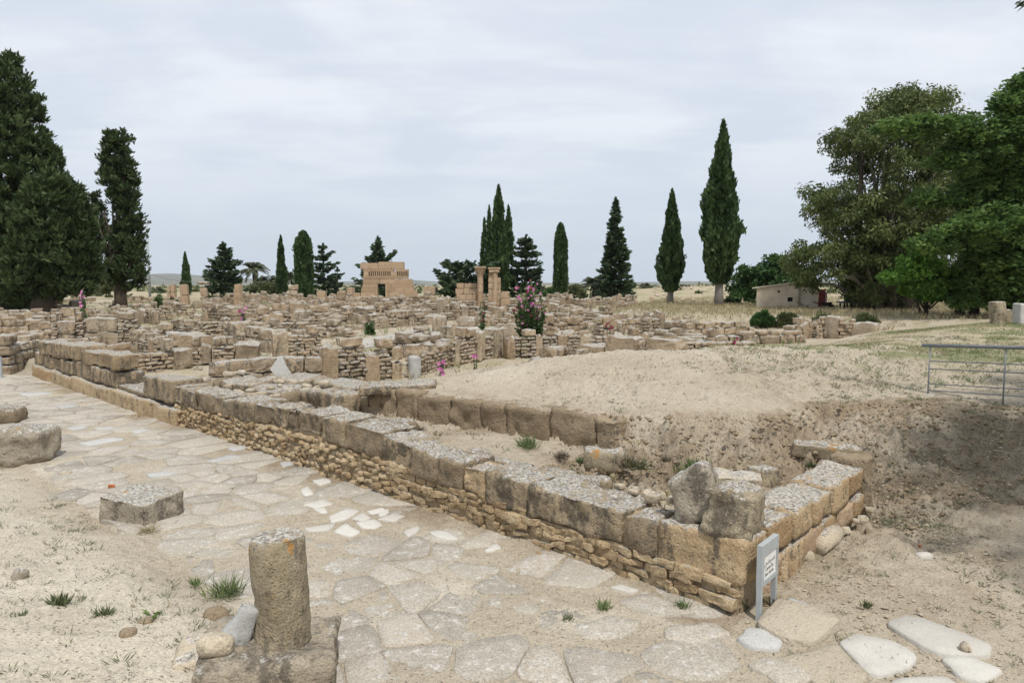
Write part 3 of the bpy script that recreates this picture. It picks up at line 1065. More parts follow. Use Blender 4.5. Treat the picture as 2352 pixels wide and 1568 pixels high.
if jr.n:
    ob('distant_rubble', jr.mesh('distant_rubble', M_RUB), wall, kind='stuff')

# return wall at the right end
ret = thing('return_wall', 'short block wall with orange lichen on top, running back from the corner beside the sign', 'wall', A0, ANG_E)
# local: x = t along the return, y to the left (inside)
tt = 0.62
k = 0
for (a, b, z0, z1) in ((0.64, 1.32, .34, .73), (1.33, 1.95, .36, .74), (1.96, 2.62, .36, .70), (2.63, 3.25, .34, .72), (3.26, 3.92, .34, .72)):
    big_block('block', ret, a, b, .0 + rr.uniform(-.01, .03), .6, z0, z1, M_CAPT, 200 + k, .14, .035, label=None)
    k += 1
for (a, b, z0, z1) in ((0.5, 1.05, -.06, .34), (1.06, 1.7, -.06, .35), (1.71, 2.3, -.06, .35), (2.31, 2.9, .02, .33), (2.91, 3.5, .05, .33), (3.51, 3.95, .04, .32)):
    big_block('block', ret, a, b, .03 + rr.uniform(-.015, .02), .58, z0, z1, M_ASH if k % 2 else M_CAPT, 200 + k, .08, .025)
    k += 1
big_block('block', ret, 3.94, 4.3, .0, .55, -.05, .80, M_EARTH, 230, .12, .05)
for (t_, z_, a_) in ((2.6, .02, .2), (2.9, .1, .14), (3.3, .12, .12), (3.6, .05, .18), (3.9, .12, .14)):
    P_SAND.put('stone', ret, (t_, -.06, z_), (a_, a_ * .8, a_ * .6), (0, 0, rr.uniform(0, 3)))

# inner earth-cut wall along the mound
w2a, w2b = l2(3.55, 3.05), l2(9.5, 2.3)
rz = math.atan2(w2a[1] - w2b[1], w2a[0] - w2b[0])
earth = thing('buried_wall', 'half buried wall of earthy upright blocks holding the edge of the sandy mound', 'wall', (w2b[0], w2b[1], .40), rz)
lw = math.hypot(w2a[0] - w2b[0], w2a[1] - w2b[1])
x = 0.0
k = 0
while x < lw - .05:
    ln = rr.uniform(.5, 1.0)
    e = min(x + ln, lw)
    big_block('block', earth, x + .003, e - .003, rr.uniform(-.025, .03), .42, -.12, .63 + rr.uniform(-.04, .02), M_EARTH, 300 + k, .07, .05, 4.5, maxn=14,
              rot=(rr.uniform(-.03, .03), 0, rr.uniform(-.03, .03)))
    x = e
    k += 1

# ------------------------------------------------------------------ ruins
def ruin_wall(p0, p1, h0, h1, thick, style, label, lod=1, group=None, seed=0, base_z=None, uprights=None, name='ruined_wall', capf=0.45, cat='wall', warm=None):
    """one low wall from p0 to p1 (world xy), its front (-y in its own frame) towards the camera.
    style: 'ashlar' courses of dressed blocks, 'african' upright blocks with rubble between, 'rubble' coursed small stones"""
    r = random.Random(seed)
    if p0[0] > p1[0]:
        p0, p1, h0, h1 = p1, p0, h1, h0
    ln = math.hypot(p1[0] - p0[0], p1[1] - p0[1])
    rz = math.atan2(p1[1] - p0[1], p1[0] - p0[0])
    mz = min(hz(*p0), hz(*p1)) if base_z is None else base_z
    root = thing(name, label, cat, (p0[0], p0[1], mz), rz, group)
    warm = r.random() < 0.4 if warm is None else warm
    PB = P_BLKW if warm else P_BLK
    PR = P_FARW if r.random() < 0.55 else P_FAR
    hh = lambda x: h0 + (h1 - h0) * x / ln
    jq = JoinQ()

    def fill(x0, x1, zb, top):
        ch = r.choice((0.13, 0.16, 0.20)) if lod else 0.12
        z = zb
        while z < top(0.5 * (x0 + x1)) - 0.05:
            x = x0 + r.uniform(-.05, .02)
            c = ch * r.uniform(.85, 1.2)
            while x < x1 - .05:
                l_ = min(r.choice((.18, .24, .3, .4, .52)) * r.uniform(.85, 1.15) if lod else r.uniform(.16, .42), x1 - x + .04)
                if z + c * .5 < top(x) + r.uniform(-.08, .06):
                    loc = (x + l_ / 2, thick / 2 + r.uniform(-.03, .03), z + c / 2)
                    sz = (l_ * 1.02, thick * r.uniform(.92, 1.08), c * r.uniform(.95, 1.1))
                    rot = (r.uniform(-.09, .09), r.uniform(-.10, .10), r.uniform(-.12, .12))
                    if lod == 0:
                        PR.put('stone', root, loc, sz, rot)
                    else:
                        PR.join(jq, loc, sz, rot)
                x += l_
            z += c

    def caps(x0, x1, prob):
        x = x0
        while x < x1 - .15:
            l_ = min(r.uniform(.4, .95), x1 - x)
            if r.random() < prob:
                c = r.uniform(.24, .42)
                PB.put('block', root, (x + l_ / 2, thick / 2 + r.uniform(-.04, .04), hh(x + l_ / 2) + c / 2 - .03), (l_ * .98, thick * r.uniform(.95, 1.2), c), (r.uniform(-.04, .04), r.uniform(-.04, .04), r.uniform(-.05, .05)))
            x += l_

    if style == 'rubble':
        fill(0, ln, -.1, hh)
        caps(0, ln, capf * .6)
    elif style == 'ashlar':
        z = -.1
        while z < max(h0, h1) - .1:
            c = r.uniform(.32, .48)
            x = 0
            while x < ln - .1:
                l_ = min(r.uniform(.5, 1.15), ln - x)
                if ln - x - l_ < .2:
                    l_ = ln - x
                if z + c < hh(x + l_ / 2) + .2 - r.uniform(0, .12):
                    PB.put('block', root, (x + l_ / 2, thick / 2 + r.uniform(-.03, .03), z + c / 2), (l_ * .985, thick * r.uniform(.92, 1.06), c * .985), (0, 0, r.uniform(-.02, .02)))
                elif r.random() < .4:
                    PR.join(jq, (x + l_ / 2, thick / 2, z + .08), (l_ * .8, thick * .9, .2))
                x += l_
            z += c
    else:
        x = 0.0
        ups = uprights
        if ups is None:
            ups = []
            x = r.uniform(0, .4)
            while x < ln - .3:
                ups.append((x, r.choice((.34, .45, .7, 1.0, 1.3)) * r.uniform(.9, 1.15), r.uniform(-.1, .40)))
                x += r.uniform(1.0, 2.1)
        last = 0.0
        for (ux, uw, uh) in ups:
            if ux - last > .15:
                fill(last, ux, -.1, lambda q: hh(q) - .05)
                caps(last, ux, capf)
            top = hh(ux) + uh
            zz = -.1
            if top > 1.0 and r.random() < .5:
                PB.put('upright', root, (ux + uw / 2, thick / 2, (top * .55 - .1) / 2), (uw, thick * 1.05, top * .55 + .1 - .01), (0, 0, r.uniform(-.03, .03)))
                zz = top * .55
            PB.put('upright', root, (ux + uw / 2, thick / 2, (zz + top) / 2), (uw * r.uniform(.95, 1.1), thick * r.uniform(1.0, 1.12), top - zz), (0, r.uniform(-.03, .03), r.uniform(-.04, .04)))
            last = ux + uw
        if ln - last > .15:
            fill(last, ln, -.1, lambda q: hh(q) - .05)
            caps(last, ln, capf)
    if jq.n:
        ob('rubble_fill', jq.mesh('rubble_fill', PR.me[0].materials[0]), root, kind='stuff')
    return root


keep = []          # discs where no scattered wall goes


def hero(label, u0, vb0, u1, vb1, vt0, vt1, style, thick=.5, seed=0, lod=0, zg=None, dmove=0, **kw):
    """wall placed by the ground line and the top line it shows in the photograph"""
    if zg is None:
        a, b = G(u0, vb0), G(u1, vb1)
    else:
        a, b = W(u0, vb0, zg), W(u1, vb1, zg)
    h0 = at(u0, vt0, a.y).z - a.z
    h1 = at(u1, vt1, b.y).z - b.z
    n = max(2, int((b - a).length / 1.2))
    for i in range(n + 1):
        p = a.lerp(b, i / n)
        keep.append((p.x, p.y, .9))
    return ruin_wall((a.x, a.y), (b.x, b.y), h0, h1, thick, style, label, lod, seed=seed, base_z=min(a.z, b.z), **kw)


hero('house wall of square grey blocks over orange rubble courses, behind the leaning marble slab', 652, 886, 742, 884, 826, 818, 'ashlar', .5, 1, capf=.9, warm=False)
hero('tallest near wall of orange ashlar and small stones, beside the pale column stub', 742, 884, 935, 868, 792, 800, 'african', .5, 2,
     uprights=[(0.0, .5, .0), (1.35, .42, -.2), (2.2, .4, .05)], capf=.95, warm=True)
hero('rubble wall stepping down to the pink mallow and the pale column stub', 960, 868, 1050, 838, 815, 800, 'rubble', .45, 3, warm=True)
hero('low wall of rounded tan stones behind the left end of the sand mound', 1040, 842, 1160, 818, 775, 770, 'african', .5, 4, zg=.35, capf=.9)
hero('wall of thin orange courses between uprights under the tall hollyhock', 1160, 822, 1420, 812, 770, 770, 'african', .5, 5, zg=.4, uprights=[(.1, .3, -.05), (1.3, .3, .05), (2.2, .5, .12), (3.2, .42, .0)], warm=True)
hero('ragged wall with a rounded ochre upright at the back edge of the mound', 1420, 814, 1510, 812, 768, 772, 'african', .5, 6, zg=.45, uprights=[(.0, .55, .0), (.9, .4, .1)], warm=True)
hero('long low wall of thin orange courses along the back edge of the sand mound', 1500, 815, 1735, 815, 795, 772, 'rubble', .5, 7, zg=.5, warm=True, capf=.5)
hero('low wall of squared tan blocks at the far right end of the ruins', 1560, 792, 1850, 786, 762, 768, 'ashlar', .5, 8, zg=.5, lod=1, warm=False)
hero('short terrace wall of two big ochre blocks under the dry grass bank', 1575, 768, 1735, 762, 738, 742, 'ashlar', .6, 9, zg=.6, lod=1, warm=True)
hero('wall of rubble and tall uprights left behind the street wall', 120, 805, 335, 800, 738, 732, 'african', .5, 10, zg=.35, uprights=[(.2, .7, .0), (1.2, 1.4, .1), (3.4, .3, -.3)], warm=False)
hero('low grey block wall at the left edge above the street', -20, 862, 105, 800, 772, 778, 'ashlar', .6, 11, warm=False)
hero('brick sized masonry with a tall grey upright behind the leaning slab', 620, 828, 740, 822, 768, 765, 'african', .5, 12, zg=.32, uprights=[(.15, .55, .1)], warm=True)
hero('low mottled wall between the big dark blocks and the leaning slab', 440, 842, 600, 836, 795, 790, 'african', .5, 13, zg=.3, uprights=[(.3, .4, .1), (1.4, 1.0, .08)], warm=False)
hero('rubble wall with white joints across from the rubble platform', 245, 862, 440, 842, 812, 800, 'african', .5, 14, zg=.35, uprights=[(.1, .9, .0), (2.2, .7, .0)], warm=False)

# rubble platform just behind the street wall
plat = thing('rubble_platform', 'low platform of flat lichened slabs and loose stones just behind the street wall', 'platform', L(12.2, 1.9, .25), ANG_D)
r0 = random.Random(31)
for (x0, x1, y0, y1, z0, z1) in ((-2.2, -.9, -.6, .4, -.1, .62), (-.85, .9, -.5, .6, -.1, .56), (.95, 2.4, -.1, .9, -.1, .60), (2.3, 3.3, .5, 1.4, -.1, .55), (-2.0, -.2, .5, 1.6, -.1, .66), (-.1, 1.6, .75, 1.7, -.1, .64), (1.7, 2.9, 1.5, 2.3, -.1, .5)):
    big_block('slab', plat, x0, x1, y0, y1, z0, z1, M_CAP, int(400 + x0 * 10 + y0 * 7), .16, .06, 2.2, maxn=14)
for i in range(46):
    x, y = r0.uniform(-3.2, 1.6), r0.uniform(-1.25, .7)
    sz = r0.uniform(.1, .26)
    P_SAND.put('stone', plat, (x, y, .42 + r0.uniform(0, .14) + .1 * (y > -.4)), (sz, sz * .8, sz * .55), (r0.uniform(-.3, .3), r0.uniform(-.3, .3), r0.uniform(0, 3)))
for k in range(9):
    keep.append((L(12.2 + (k % 3 - 1) * 1.6, 1.9 + (k // 3 - .5) * 1.0).x, L(12.2 + (k % 3 - 1) * 1.6, 1.9 + (k // 3 - .5) * 1.0).y, 1.2))


def lone_block(name, label, cat, u, vb, w, d, h, mat, seed, rz=.2, zg=None, rnd=.12, amp=.04, tilt=(0, 0), sink=.05, **kw):
    p = G(u, vb) if zg is None else W(u, vb, zg)
    size = (w, d, h)
    n = tuple(int(min(20, max(4, round(a / .05)))) for a in size)
    V, F = stone_arr(size, n, rnd, amp, 3.5, seed, 4, kw.get('skew', .08))
    V = V + np.array([0, d / 2, h / 2 - sink])
    o = ob(name, mesh_np(name, V, F, mat, True), None, p, (tilt[0], tilt[1], rz))
    tag(o, label, cat, kw.get('group'))
    keep.append((p.x, p.y, .5))
    return o


# blocks on the ground behind the street wall
lone_block('stone_block', 'long dark grey block lying in front of the orange house wall', 'stone block', 765, 918, 1.45, .5, .50, M_CAP, 1, .12)
lone_block('stone_block', 'flat dark block holding the left end of the buried wall', 'stone block', 872, 942, .75, .5, .45, M_CAP, 2, -.2)
lone_block('marble_block', 'grey squared marble block with a socket on its side, behind the street wall', 'marble block', 640, 935, .75, .55, .42, M_MARB, 3, .1, rnd=.08, amp=.02)
lone_block('flat_stone', 'flat whitish stone lying at the mound edge near the column stub', 'stone slab', 915, 903, 1.6, .6, .2, M_CAP, 4, .15, rnd=.2)
lone_block('flat_stone', 'flat orange stained stone between the marble block and the wall', 'stone slab', 705, 940, .9, .4, .1, M_COLM, 5, .1, rnd=.2)
lone_block('stone_block', 'orange brown block alone in the sandy trench', 'stone block', 1388, 1078, .56, .4, .30, M_COLM, 6, -.12, rnd=.15)
lone_block('stone_block', 'squarish block half sunk in the soil behind the corner boulders', 'stone block', 1690, 1130, .7, .45, .26, M_SAND, 7, -.35)
lone_block('stone_block', 'yellowish angular stone against the inside of the return wall', 'stone block', 1772, 1118, .34, .3, .30, M_COLM, 8, .5)
# leaning marble slab
def leaning_slab():
    p = W(655, 892, .32)
    X = np.array([(-.42, .55), (-.16, .92), (-.10, .93), (.02, .62), (.42, .0), (.05, -.25), (-.22, .30)])
    V, F = [], []
    for y in (0, .1):
        for (x, z) in X:
            V.append((x, y, z))
    n = len(X)
    F.append(tuple(range(n)))
    F.append(tuple(range(2 * n - 1, n - 1, -1)))
    for i in range(n):
        F.append((i, i + n, (i + 1) % n + n, (i + 1) % n))
    o = ob('marble_slab', mesh_py('marble_slab', V, F, M_MARB), None, p, (R(-8), 0, .1))
    tag(o, 'broken pale marble slab standing on end against the house wall', 'marble slab')
    o2 = o
    return o2


leaning_slab()


def drum(name, label, u, vb, rad, h, mat, seed, lean=(0, 0), zg=None, sink=.1, cat='column', group=None):
    p = G(u, vb) if zg is None else W(u, vb, zg)
    seg, rows = 36, max(8, int(h / .035))
    V, F = [], []
    for j in range(rows + 1):
        for i in range(seg):
            th = 2 * math.pi * i / seg
            V.append((math.cos(th) * rad, math.sin(th) * rad, -sink + (h + sink) * j / rows))
    nrow = 6
    base = len(V)
    for j in range(1, nrow):
        for i in range(seg):
            th = 2 * math.pi * i / seg
            q = rad * (1 - j / nrow) * .97
            V.append((math.cos(th) * q, math.sin(th) * q, h + .004 * j))
    V.append((0, 0, h + .02))
    V = np.array(V)
    d = V.copy()
    d[:, 2] = 0
    dl = np.linalg.norm(d, axis=1, keepdims=True)
    dn = d / np.maximum(dl, 1e-6)
    side = np.arange(len(V)) < (rows + 1) * seg
    f = fbm(V + seed, 6.0, 4, seed) * .012 + np.minimum(fbm(V + seed, 2.2, 2, seed + 4), 0) * .03
    topk = np.clip((V[:, 2] - (h - .07)) / .07, 0, 1)
    f = f - topk ** 2 * .022 * side
    V = V + dn * (f * side)[:, None]
    V[:, 2] += (fbm(V * np.array([1, 1, 0]) + seed, 5.0, 3, seed + 8) * .014) * (V[:, 2] > h - .02)
    for j in range(rows):
        for i in range(seg):
            F.append((j * seg + i, j * seg + (i + 1) % seg, (j + 1) * seg + (i + 1) % seg, (j + 1) * seg + i))
    prev = rows * seg
    for j in range(nrow - 1):
        cur = base + j * seg
        for i in range(seg):
            F.append((prev + i, prev + (i + 1) % seg, cur + (i + 1) % seg, cur + i))
        prev = cur
    c = len(V) - 1
    for i in range(seg):
        F.append((prev + i, prev + (i + 1) % seg, c))
    o = ob(name, mesh_py(name, V, F, mat, True), None, p, (lean[0], lean[1], 0))
    tag(o, label, cat, group)
    keep.append((p.x, p.y, .5))
    return o


drum('column_stub', 'short pale column stub with green moss at its foot, beside the house wall', 952, 868, .20, .68, M_MARB, 3, (0, .02))

# ------------------------------------------------------------------ doorway building
BY = 86.0


def mpp(Y):
    return Y / FPX


def portal():
    a = at(829, 692, BY)
    zg = hz(a.x, a.y)
    root = thing('doorway_building', 'tall broken ochre facade with a doorway and a row of slots, behind the ruins', 'building', (a.x, BY, zg), .03)
    k = mpp(BY)
    zv = lambda v: at(829, v, BY).z - zg
    xu = lambda u: (u - 829) * k
    r = random.Random(3)

    def course(u0, u1, vt, vb, depth=.8, skip=None, ln=(1.0, 1.9)):
        x, x1 = xu(u0), xu(u1)
        z0, z1 = zv(vb), zv(vt)
        while x < x1 - .05:
            l_ = min(r.uniform(*ln), x1 - x)
            if x1 - x - l_ < .4:
                l_ = x1 - x
            segs = [(x, x + l_)]
            if skip:
                s0, s1 = xu(skip[0]), xu(skip[1])
                out = []
                for (p, q) in segs:
                    if q <= s0 or p >= s1:
                        out.append((p, q))
                    else:
                        if p < s0 - .1:
                            out.append((p, s0))
                        if q > s1 + .1:
                            out.append((s1, q))
                segs = out
            for (p, q) in segs:
                P_SMO.put('block', root, ((p + q) / 2, depth / 2 + r.uniform(-.015, .015), (z0 + z1) / 2), (q - p - .004, depth, z1 - z0 - .004))
            x += l_
    door = (867, 886)
    course(829, 952, 683, 694, skip=door)
    course(829, 951, 671, 683, skip=door)
    course(830, 950, 660, 671, skip=door)
    course(833, 948, 652, 660, skip=door)
    course(834, 946, 640.5, 652, ln=(2.0, 2.6))
    # course with the slots
    z0, z1 = zv(640), zv(618)
    slots = [848 + i * 4.7 for i in range(11)] + [912 + i * 4.3 for i in range(7)]
    P_SMO.put('block', root, (xu(886), .4, z0 + .3 * (z1 - z0) / 2), (xu(938) - xu(834), .78, .3 * (z1 - z0)))
    P_SMO.put('block', root, (xu(870), .4, z1 - .25 * (z1 - z0) / 2), (xu(906) - xu(836), .78, .25 * (z1 - z0)))
    P_SMO.put('block', root, (xu(923), .4, z1 - .25 * (z1 - z0) / 2), (xu(938) - xu(908), .78, .25 * (z1 - z0)))
    zm0, zm1 = z0 + .3 * (z1 - z0), z1 - .25 * (z1 - z0)
    edges = [836] + slots + [938]
    prev = xu(836)
    for sx in slots + [938]:
        x1 = xu(sx)
        if x1 - prev > .03:
            P_SMO.put('stone', root, ((prev + x1) / 2, .4, (zm0 + zm1) / 2), (x1 - prev, .76, zm1 - zm0))
        prev = x1 + 2.2 * k
    j = Join().box(xu(838), xu(936), .62, .76, zm0, zm1)
    ob('slot_back', j.mesh('slot_back', M_ASH), root)
    course(829, 870, 603.5, 618, depth=1.0, ln=(2.0, 2.4))
    course(870, 928, 601, 618, depth=1.0, ln=(2.8, 3.3))
    # stepped wall to its right and left
    course(952, 966, 680, 694, depth=.6)
    course(950, 958, 668, 680, depth=.6)
    course(796, 828, 672, 694, depth=.6)
    course(802, 814, 660, 672, depth=.6)
    # door jambs
    for uu in (865.5, 887.5):
        P_SMO.put('door_jamb', root, (xu(uu), .2, (zv(652) + zv(694)) / 2), (.22, .6, zv(652) - zv(694)))
    keep.append((a.x + 4, BY, 6))


portal()


def ash_stack(name, label, u, vb, vt, Y, wpx, parts, depth=None, mats=P_ASH, cat='pillar', group=None, rz=0.0, pool=None):
    """pillar of stacked blocks"""
    p = at(u, vb, Y)
    z = hz(p.x, Y)
    zt = at(u, vt, Y).z
    w = wpx * mpp(Y)
    root = thing(name, label, cat, (p.x, Y, z - .1), rz, group)
    h = zt - z + .1
    for i in range(parts):
        f = 1 - .04 * ((i * 7) % 3)
        (pool or mats).put('block', root, (0, 0, h * (i + .5) / parts), (w * f, (depth or w) * f, h / parts * .985))
    keep.append((p.x, Y, .8))
    return root


# columns with capitals and their ashlar wall
def capital_column():
    Y = 62.0
    k = mpp(Y)
    p = at(1103.5, 712, Y)
    z = hz(p.x, Y)
    zt = at(1103, 612, Y).z - z
    r1 = 6.6 * k
    root = thing('capital_column', 'slender tan column with a flaring leafy capital, left of the engaged pilaster', 'column', (p.x, Y, z))
    hc = 22 * k
    hs = zt - hc
    for i, (a, b) in enumerate(((0, .25), (.25, .55), (.55, .78), (.78, 1.0))):
        V, F = tube_arr([(0, 0, hs * a + .006), (0, 0, hs * (a + b) / 2), (0, 0, hs * b - .006)], [r1 * 1.02, r1, r1 * .98], 16)
        ob('drum', mesh_py('drum', V, F, M_ASH, False), root)
    V, F = tube_arr([(0, 0, hs), (0, 0, hs + .08), (0, 0, hs + hc * .35), (0, 0, hs + hc * .7), (0, 0, hs + hc * .84)], [r1 * 1.1, r1 * 1.0, r1 * 1.2, r1 * 1.75, r1 * 2.0], 16)
    j = Join().add(V, F)
    for row, (zz, rr_) in enumerate(((.25, 1.2), (.55, 1.6))):
        for i in range(8):
            th = 2 * math.pi * (i + .5 * row) / 8
            A, Fq = stone_arr((.13, .1, .3), (2, 2, 3), .4, .01, 5, i)
            j.add(A, Fq.tolist(), TRS((math.cos(th) * r1 * rr_, math.sin(th) * r1 * rr_, hs + hc * zz), (0, .35, th), (1, 1, 1)))
    q = 13.2 * k
    j.box(-q, q, -q, q, hs + hc * .84, zt)
    ob('capital', j.mesh('capital', M_ASH), root)
    keep.append((p.x, Y, 1.5))
    # pilaster pair
    p = at(1124, 712, Y)
    root = thing('engaged_pilaster', 'thick pilaster with a half column and worn capital, right of the slender column', 'pilaster', (p.x, Y + .3, hz(p.x, Y)))
    w = 25 * k
    zt2 = at(1125, 614, Y).z - hz(p.x, Y)
    hp = [0, .1, .22, .36, .5, .64, .77, .88]
    for a, b in zip(hp, hp[1:]):
        P_ASH.put('block', root, (w * .10, 0, zt2 * (a + b) / 2), (w * .36, .7, zt2 * (b - a) - .012))
        V, F = tube_arr([(w * .5, -.22, zt2 * a + .006), (w * .5, -.22, zt2 * b - .006)], w * .27, 14)
        ob('half_column_drum', mesh_py('half_column_drum', V, F, M_ASH), root)
        if b < .8:
            P_ASH.put('block', root, (w * .88, .05, zt2 * (a + b) / 2), (w * .32, .7, zt2 * (b - a) - .012))
    P_ASH.put('capital', root, (w * .45, -.1, zt2 * .915), (w * .95, .9, zt2 * .07))
    P_ASH.put('abacus', root, (w * .46, -.1, zt2 * .975), (w * 1.12, 1.0, zt2 * .05))
    # ashlar wall on the left
    p0 = at(1048, 705, Y + .6)
    z0 = hz(p0.x, Y)
    root = thing('ashlar_wall', 'stepped ashlar wall of five courses of orange blocks, left of the capital column', 'wall', (p0.x, Y + .6, z0 - .1))
    zv = lambda v: at(1048, v, Y + .6).z - z0 + .1
    r = random.Random(9)
    for (u0, u1, vt, vb) in ((1049, 1098, 650, 662), (1046, 1098, 662, 675.5), (1049, 1100, 675.5, 689), (1057, 1102, 689, 702), (1062, 1104, 702, 716)):
        x, x1 = (u0 - 1048) * k, (u1 - 1048) * k
        while x < x1 - .05:
            l_ = min(r.uniform(.5, 1.0), x1 - x)
            P_ASH.put('block', root, (x + l_ / 2, .25 + r.uniform(-.02, .02), (zv(vt) + zv(vb)) / 2), (l_ - .015, .55, zv(vt) - zv(vb) - .012))
            x += l_
    keep.append((p0.x + 1, Y, 2.0))


capital_column()
ash_stack('block_pillar', 'square pillar of three weathered blocks right of the engaged pilaster', 1161, 712, 669, 61.5, 20, 3)
ash_stack('block_pillar', 'tall pillar of two big ochre blocks right of the doorway building', 987, 690, 657, 80, 26, 2)
PILL = 'stone pillars standing among the ruins'
for i, (u, vb, vt, Y, w, n, lab) in enumerate((
        (425, 700, 653, 74, 17, 2, 'tall ochre pillar left of the capped pillar under the far cypress'),
        (470, 700, 660, 73, 15, 2, 'ochre pillar carrying a grey cap stone on the left skyline'),
        (400, 690, 652, 92, 9, 2, 'slim twin pillar farther back on the left skyline, the right one'),
        (389, 690, 655, 93, 7, 2, 'slimmest pillar farther back on the left skyline, the left one'),
        (549, 700, 652, 72, 15, 3, 'narrow pillar in front of the bushy fir on the left'),
        (675, 692, 654, 75, 20, 4, 'pillar of thin stacked blocks in front of the wide cypress'),
        (740, 705, 668, 68, 20, 2, 'squat double block pillar below the right edge of the wide cypress'),
        (785, 705, 668, 68, 22, 2, 'squat block pillar left of the doorway building'),
        (805, 696, 660, 78, 14, 2, 'upright block pillar against the left flank of the doorway building'),
        (1025, 704, 680, 66, 20, 1, 'single square block standing left of the ashlar wall'),
        (1010, 770, 725, 40, 30, 1, 'broad weathered upright block in the middle of the ruins'),
        (1075, 770, 727, 41, 44, 1, 'wide weathered upright block below the ashlar wall'),
        (1032, 795, 742, 33, 42, 1, 'wide ochre upright block left of the slim green hollyhock'),
        (770, 770, 724, 40, 30, 2, 'pillar capped by a rounded dark block in front of the doorway building'),
        (690, 760, 713, 42, 26, 1, 'pale upright block left of the dark capped pillar'),
        (1535, 698, 678, 84, 9, 1, 'small square post in the dry grass between the right cypresses'),
        (1495, 702, 682, 80, 6, 1, 'thin ochre post in the dry grass right of the conical fir'),
        (1450, 702, 684, 80, 8, 1, 'short post below the right side of the conical fir'),
        (1300, 775, 757, 31, 40, 1, 'rounded upright block right of the tall hollyhock'),
        (640, 745, 715, 45, 24, 1, 'short dark upright block in the middle left of the ruins'),
        (455, 755, 722, 44, 22, 1, 'tan upright block below the capped pillar'),
        (560, 770, 735, 36, 36, 1, 'broad grey upright block in front of the pink mallow'),
)):
    ash_stack('block_pillar', lab, u, vb, vt, Y, w, n, group=PILL, pool=(P_BLKW if i % 3 == 0 else P_BLK) if vt > 700 else (P_ASH if i % 2 == 0 else P_BLKW), rz=random.uniform(-.2, .2))
o = bpy.data.objects['block_pillar.003']
P_BLK.put('cap_stone', o, (0, 0, at(470, 650, 73).z - o.location.z), (1.05, .9, .34))
# fallen column drums and white marble pieces in the ruins
lone_block('marble_block', 'bright white marble block lying among the ruins below the capital column', 'marble block', 1083, 768, 1.0, .5, .40, M_WHITE, 21, .05, zg=.62, rnd=.1, amp=.02)
lone_block('marble_block', 'blue grey marble block on a low wall at the left of the ruins', 'marble block', 405, 782, .95, .5, .45, M_MARB, 22, .05, zg=.55, rnd=.1, amp=.03)
lone_block('stone_slab', 'pale slab on top of the near house wall', 'stone slab', 960, 812, 1.0, .4, .3, M_PAVET, 23, .2, zg=.75)
# swept concrete path in the ruins
pth = []
for (u, v) in ((790, 778), (960, 752), (1060, 752), (1090, 764), (930, 776), (800, 792)):
    p = W(u, v, .62)
    pth.append((p.x, p.y))
V = [(x, y, hz(x, y) + .06) for x, y in pth] + [(x, y, hz(x, y) - .3) for x, y in pth]
n = len(pth)
ob('ruin_floor', mesh_py('ruin_floor', V, [tuple(range(n))] + [(i, (i + 1) % n, (i + 1) % n + n, i + n) for i in range(n)], M_CONC), kind='structure')
for x, y in pth:
    keep.append((x, y, 1.6))
keep.append((float(np.mean([p[0] for p in pth])), float(np.mean([p[1] for p in pth])), 3.0))

# ------------------------------------------------------------------ the field of excavated walls
LAND = [('the doorway building', -16, 86), ('the capital column', -2.9, 62), ('the ashlar wall', -4.5, 62.6), ('the split cypress', -52, 70), ('the tall hollyhock', 1.0, 24), ('the sand mound', 2, 19), ('the street wall', -12, 20),
        ('the rubble platform', -8, 17), ('the conical fir', 13, 92), ('the double topped cypress', -2, 95), ('the wide cypress', -26, 95), ('the dark cypress pair', -44, 58), ('the left palms', -34, 98), ('the pale floor', -9, 40), ('the dry grass bank', 10, 46)]


